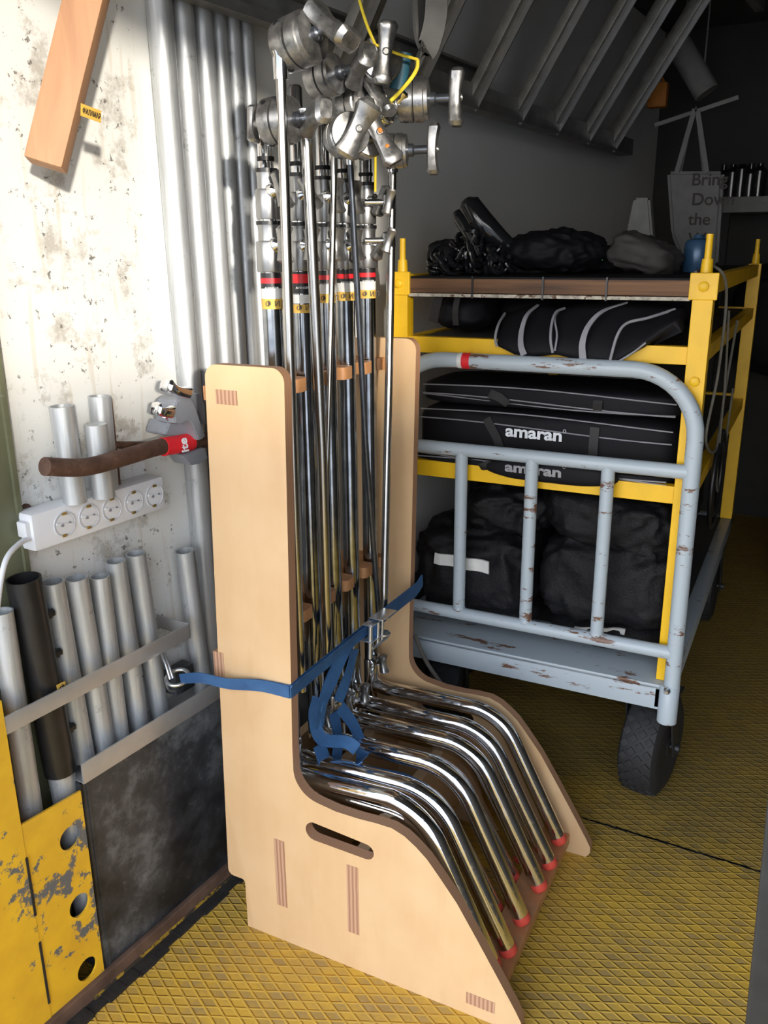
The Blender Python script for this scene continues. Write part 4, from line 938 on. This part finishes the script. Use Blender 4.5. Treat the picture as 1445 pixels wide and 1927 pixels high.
# ---- on top of the shelf frame
TZ = 1.196
t = thing('cable_heap', 'tangled heap of glossy black cables and clips on the left of the shelf top', 'cables', (.12, .80, TZ)); t['kind'] = 'stuff'
b = NB(); rnd = random.Random(4)
for k in range(70):
    u_ = rnd.uniform(-1, 1); c0 = V((.135+u_*.085, .80+rnd.uniform(-.07, .06), TZ+.010+rnd.random()*.085*(1-u_*u_*.8))); rr_ = rnd.uniform(.010, .030)
    nrm = V((rnd.uniform(-1, 1), rnd.uniform(-1, .3), rnd.uniform(-.2, 1))).normalized(); x_, y_, _ = frame(nrm)
    P = [c0+(x_*math.cos(j*.5)*rr_+y_*math.sin(j*.5)*rr_*.7) for j in range(rnd.randint(7, 13))]
    P = [V((p.x, p.y, max(p.z, TZ+.004))) for p in P]; add_tube(b, P, rnd.uniform(.0028, .0065), 8)
obj('cables', b, 'black_gloss', t)
t = thing('black_spring_clamp', 'glossy black moulded grip standing up out of the cable heap', 'clamp', (.14, .80, TZ))
b = NB(); P = [atY(882, 385, .80), atY(905, 420, .80), atY(940, 450, .82), atY(990, 490, .84)]; add_tube(b, [P[0]+(P[0]-P[1]).normalized()*.012, P[0], P[1], P[2], P[3]], [.012, .026, .030, .022, .012], 20); obj('handle', b, 'black_gloss', t)
b = NB(); add_tube(b, [atY(858, 398, .79), atY(866, 412, .79), atY(884, 440, .79), atY(905, 480, .79)], [.009, .015, .015, .014], 14); obj('lever', b, 'black_gloss', t)
bag('pouch', (.055, .90, TZ+.038), (.12, .16, .075), 'small flat black pouch left of the cable heap', 'bag', p=4, amp=.010, fr=14, seed=21, mat='plain_black')
bag('dome_bag', (.285, .90, TZ+.048), (.24, .24, .096), 'domed black cloth bag in the middle of the shelf top', 'bag', p=2.4, amp=.016, fr=12, seed=22, mat='plain_black')
q = bag('tool_pouch', (.385, 1.02, TZ+.030), (.16, .2, .06), 'dark pouch with a small green word behind the domed bag', 'bag', p=3, amp=.014, fr=12, seed=23, mat='plain_black')
o_ = atY(1104, 484, .905); text('lettering', 'ALWAYS', .0095, o_, V((1, 0, -.2)), (0, 0, 1), 'green_ink', q, .0004)
b = NB(); blob(b, (.475, .98, TZ+.040), (.17, .2, .08), 3, .016, 14, 31, Matrix.Rotation(.3, 3, 'Y'), 40, 24)
solo('plastic_wrap', b, 'sling_dark', 'crumpled dark plastic wrap near the right of the shelf top', 'wrap', angle=180)
b = NB(); p_ = [atY(x, y, 1.45) for x, y in ((1192, 372), (1222, 372), (1232, 500), (1165, 500))]; f = [b.verts.new(v) for v in p_]; g = [b.verts.new(v+V((0, .05, 0))) for v in p_]
b.faces.new(f); b.faces.new(g[::-1]); [b.faces.new((f[k], g[k], g[(k+1) % 4], f[(k+1) % 4])) for k in range(4)]
bmesh.ops.bevel(b, geom=list(b.edges), offset=.006, segments=2, affect='EDGES'); solo('folded_cloth', b, 'grey_cloth', 'grey folded cloth hanging left of the lettered tote bag', 'cloth')
q = atY(1310, 498, 1.05); b = NB(); q.z = TZ+.001
add_lathe(b, q, UP, [(0, .028), (.003, .030), (.062, .030), (.070, .025), (.074, .012), (.082, .010)], 26); solo('spray_can', b, 'can_blue', 'dark blue can standing on the shelf top below the tote bag', 'can')
b = NB(); P = smooth_path([V((.62, .72, 1.205)), V((.64, .82, 1.215)), V((.668, .84, 1.17)), V((.668, .86, 1.0)), V((.655, .88, .85)), V((.668, 1.0, .80)), V((.665, 1.1, .9)), V((.668, 1.2, 1.08))], 8); add_tube(b, P, .003, 8)
P = smooth_path([V((.668, .95, 1.12)), V((.672, 1.0, .95)), V((.668, 1.1, .72)), V((.668, 1.22, .66)), V((.668, 1.3, .9))], 8); add_tube(b, P, .0026, 8)
solo('hanging_cable', b, 'rope_grey', 'loose dark cable drooping down the right side of the yellow frame', 'cable')
b = NB(); add_tube(b, [(.668, 1.12, .80)]+[(.668, 1.12+.12*math.sin(k*PI/12), .70+.12*math.cos(k*PI/12)) for k in range(25)], .006, 10); add_tube(b, [(.668, 1.12+.09*math.sin(k*PI/12), .70+.09*math.cos(k*PI/12)) for k in range(25)], .006, 10)
solo('coiled_cable', b, 'black_plastic', 'coil of black cable hanging inside the right side of the shelf frame', 'cable')
# rope under the left of the deck
b = NB(); add_tube(b, smooth_path([atY(780, 1195, .60), atY(805, 1250, .59), atY(850, 1310, .58)]+[atY(880, 1330, .58)], 6), .0048, 8)
solo('grey_rope', b, 'rope_grey', 'grey rope hanging from the left end of the trolley deck behind the plywood', 'rope')

# ================================================================== DARK BACK OF THE VAN
t = thing('tote_bag', 'pale canvas tote bag with black lettering hanging in the dark back', 'bag', (.42, 2.2, 1.18))
pts = [(1254, 322), (1362, 322), (1350, 500), (1290, 512), (1262, 440)]
b = NB(); P = [atY(x, y, 2.2) for x, y in pts]; f = [b.verts.new(v) for v in P]; g = [b.verts.new(v+V((0, .06, 0))) for v in P]; n = len(P)
b.faces.new(f); b.faces.new(g[::-1]); [b.faces.new((f[k], g[k], g[(k+1) % n], f[(k+1) % n])) for k in range(n)]
bmesh.ops.bevel(b, geom=list(b.edges), offset=.012, segments=3, affect='EDGES'); obj('bag_body', b, 'tote_canvas', t)
b = NB(); ribbon(b, [atY(1273, 325, 2.2), atY(1307, 205, 2.2), atY(1312, 205, 2.2), atY(1330, 325, 2.2)], V((1, 0, 0)), .016, .002); ribbon(b, [atY(1278, 325, 2.25), atY(1309, 203, 2.25), atY(1326, 325, 2.25)], V((1, 0, 0)), .016, .002); obj('handle', b, 'tote_canvas', t)
for k, wd in enumerate(('Bring', 'Down', 'the', 'W')):
    o_ = atY(1300-(k > 1)*6, 349+k*37, 2.197); text('lettering', wd, .056, o_, V((1, 0, -.02)), (0, 0, 1), 'black_ink', t, .0006, .0008)
b = NB(); add_beam(b, atY(1232, 236, 2.3), atY(1390, 183, 2.3), .014, .014, UP, .002); add_tube(b, [atY(1307, 206, 2.2), atY(1309, 206, 2.32)], .004, 8)
solo('hanging_bar', b, 'grey_cloth', 'slanted pale bar that the tote bag hangs from', 'bar')
b = NB(); add_tube(b, [atY(1278, 85, 2.6), atY(1330, 175, 2.6)], .045, 24); add_tube(b, [atY(1285, 98, 2.6), atY(1285, 98, 2.6)+UP*.55], .003, 6); add_tube(b, [atY(1322, 160, 2.6), atY(1322, 160, 2.6)+UP*.65], .003, 6); solo('rolled_backdrop', b, 'grey_cloth', 'pale rolled tube stored under the roof in the dark back', 'roll')
b = NB(); q = atY(1238, 180, 2.5); add_box(b, q, (.07, .05, .085), None, .010); add_tube(b, [q+UP*.04-V((.02, 0, 0)), q+UP*.075, q+UP*.04+V((.02, 0, 0))], .006, 8); solo('orange_hoist_block', b, 'orange_plastic', 'dim orange block hanging under the roof beyond the ramp', 'block')
t = thing('back_shelf', 'pale shelf along the dark back right wall above stored boxes', 'shelf', (.9, 3.0, 1.3))
p0, p1 = atY(1352, 375, 3.0), atY(1500, 372, 3.0)
b = NB(); bx(b, (p0.x, 2.85, p0.z-.06), (1.98, 3.2, p0.z+.0), .003); obj('board', b, 'grey_cloth', t)
b = NB(); bx(b, (p0.x+.02, 2.9, .0), (p0.x+.06, 2.94, p0.z-.06)); obj('leg', b, 'inner_dark', t)
b = NB(); bx(b, (1.90, 2.9, .0), (1.94, 2.94, p0.z-.06)); obj('leg', b, 'inner_dark', t)
for k in range(4):
    b = NB(); z = .02+k*.27; bx(b, (.86+.02*(k % 2), 2.0, z), (1.32, 2.8, z+.25), .008); add_box(b, (1.08, 1.995, z+.12), (.12, .012, .03), None, .003)
    solo('equipment_case', b, 'black_plastic', ('lowest black case in the dark stack at the right edge', 'second black case up in the dark stack at the right edge', 'third black case up in the dark right stack', 'topmost black case of the dark stack at the right edge')[k], 'case', 'black cases stacked in the dark back')
for k in range(5):
    q = atY(1360+k*17, 340, 2.95); b = NB(); z0 = p0.z+.001; add_lathe(b, V((q.x, 2.95, z0)), UP, [(0, .03), (.09+.01*(k % 3), .03), (.11+.01*(k % 3), .012), (.13, .012)], 18)
    solo('bottle', b, 'black_gloss', 'dark glossy bottle standing on the back shelf', 'bottle', 'bottles on the back shelf')
bag('stored_bag', (.95, 3.0, .95), (.9, .35, .5), 'large dark stored bag filling the back wall behind the trolley', 'bag', p=4, amp=.02, seed=41, mat='plain_black')
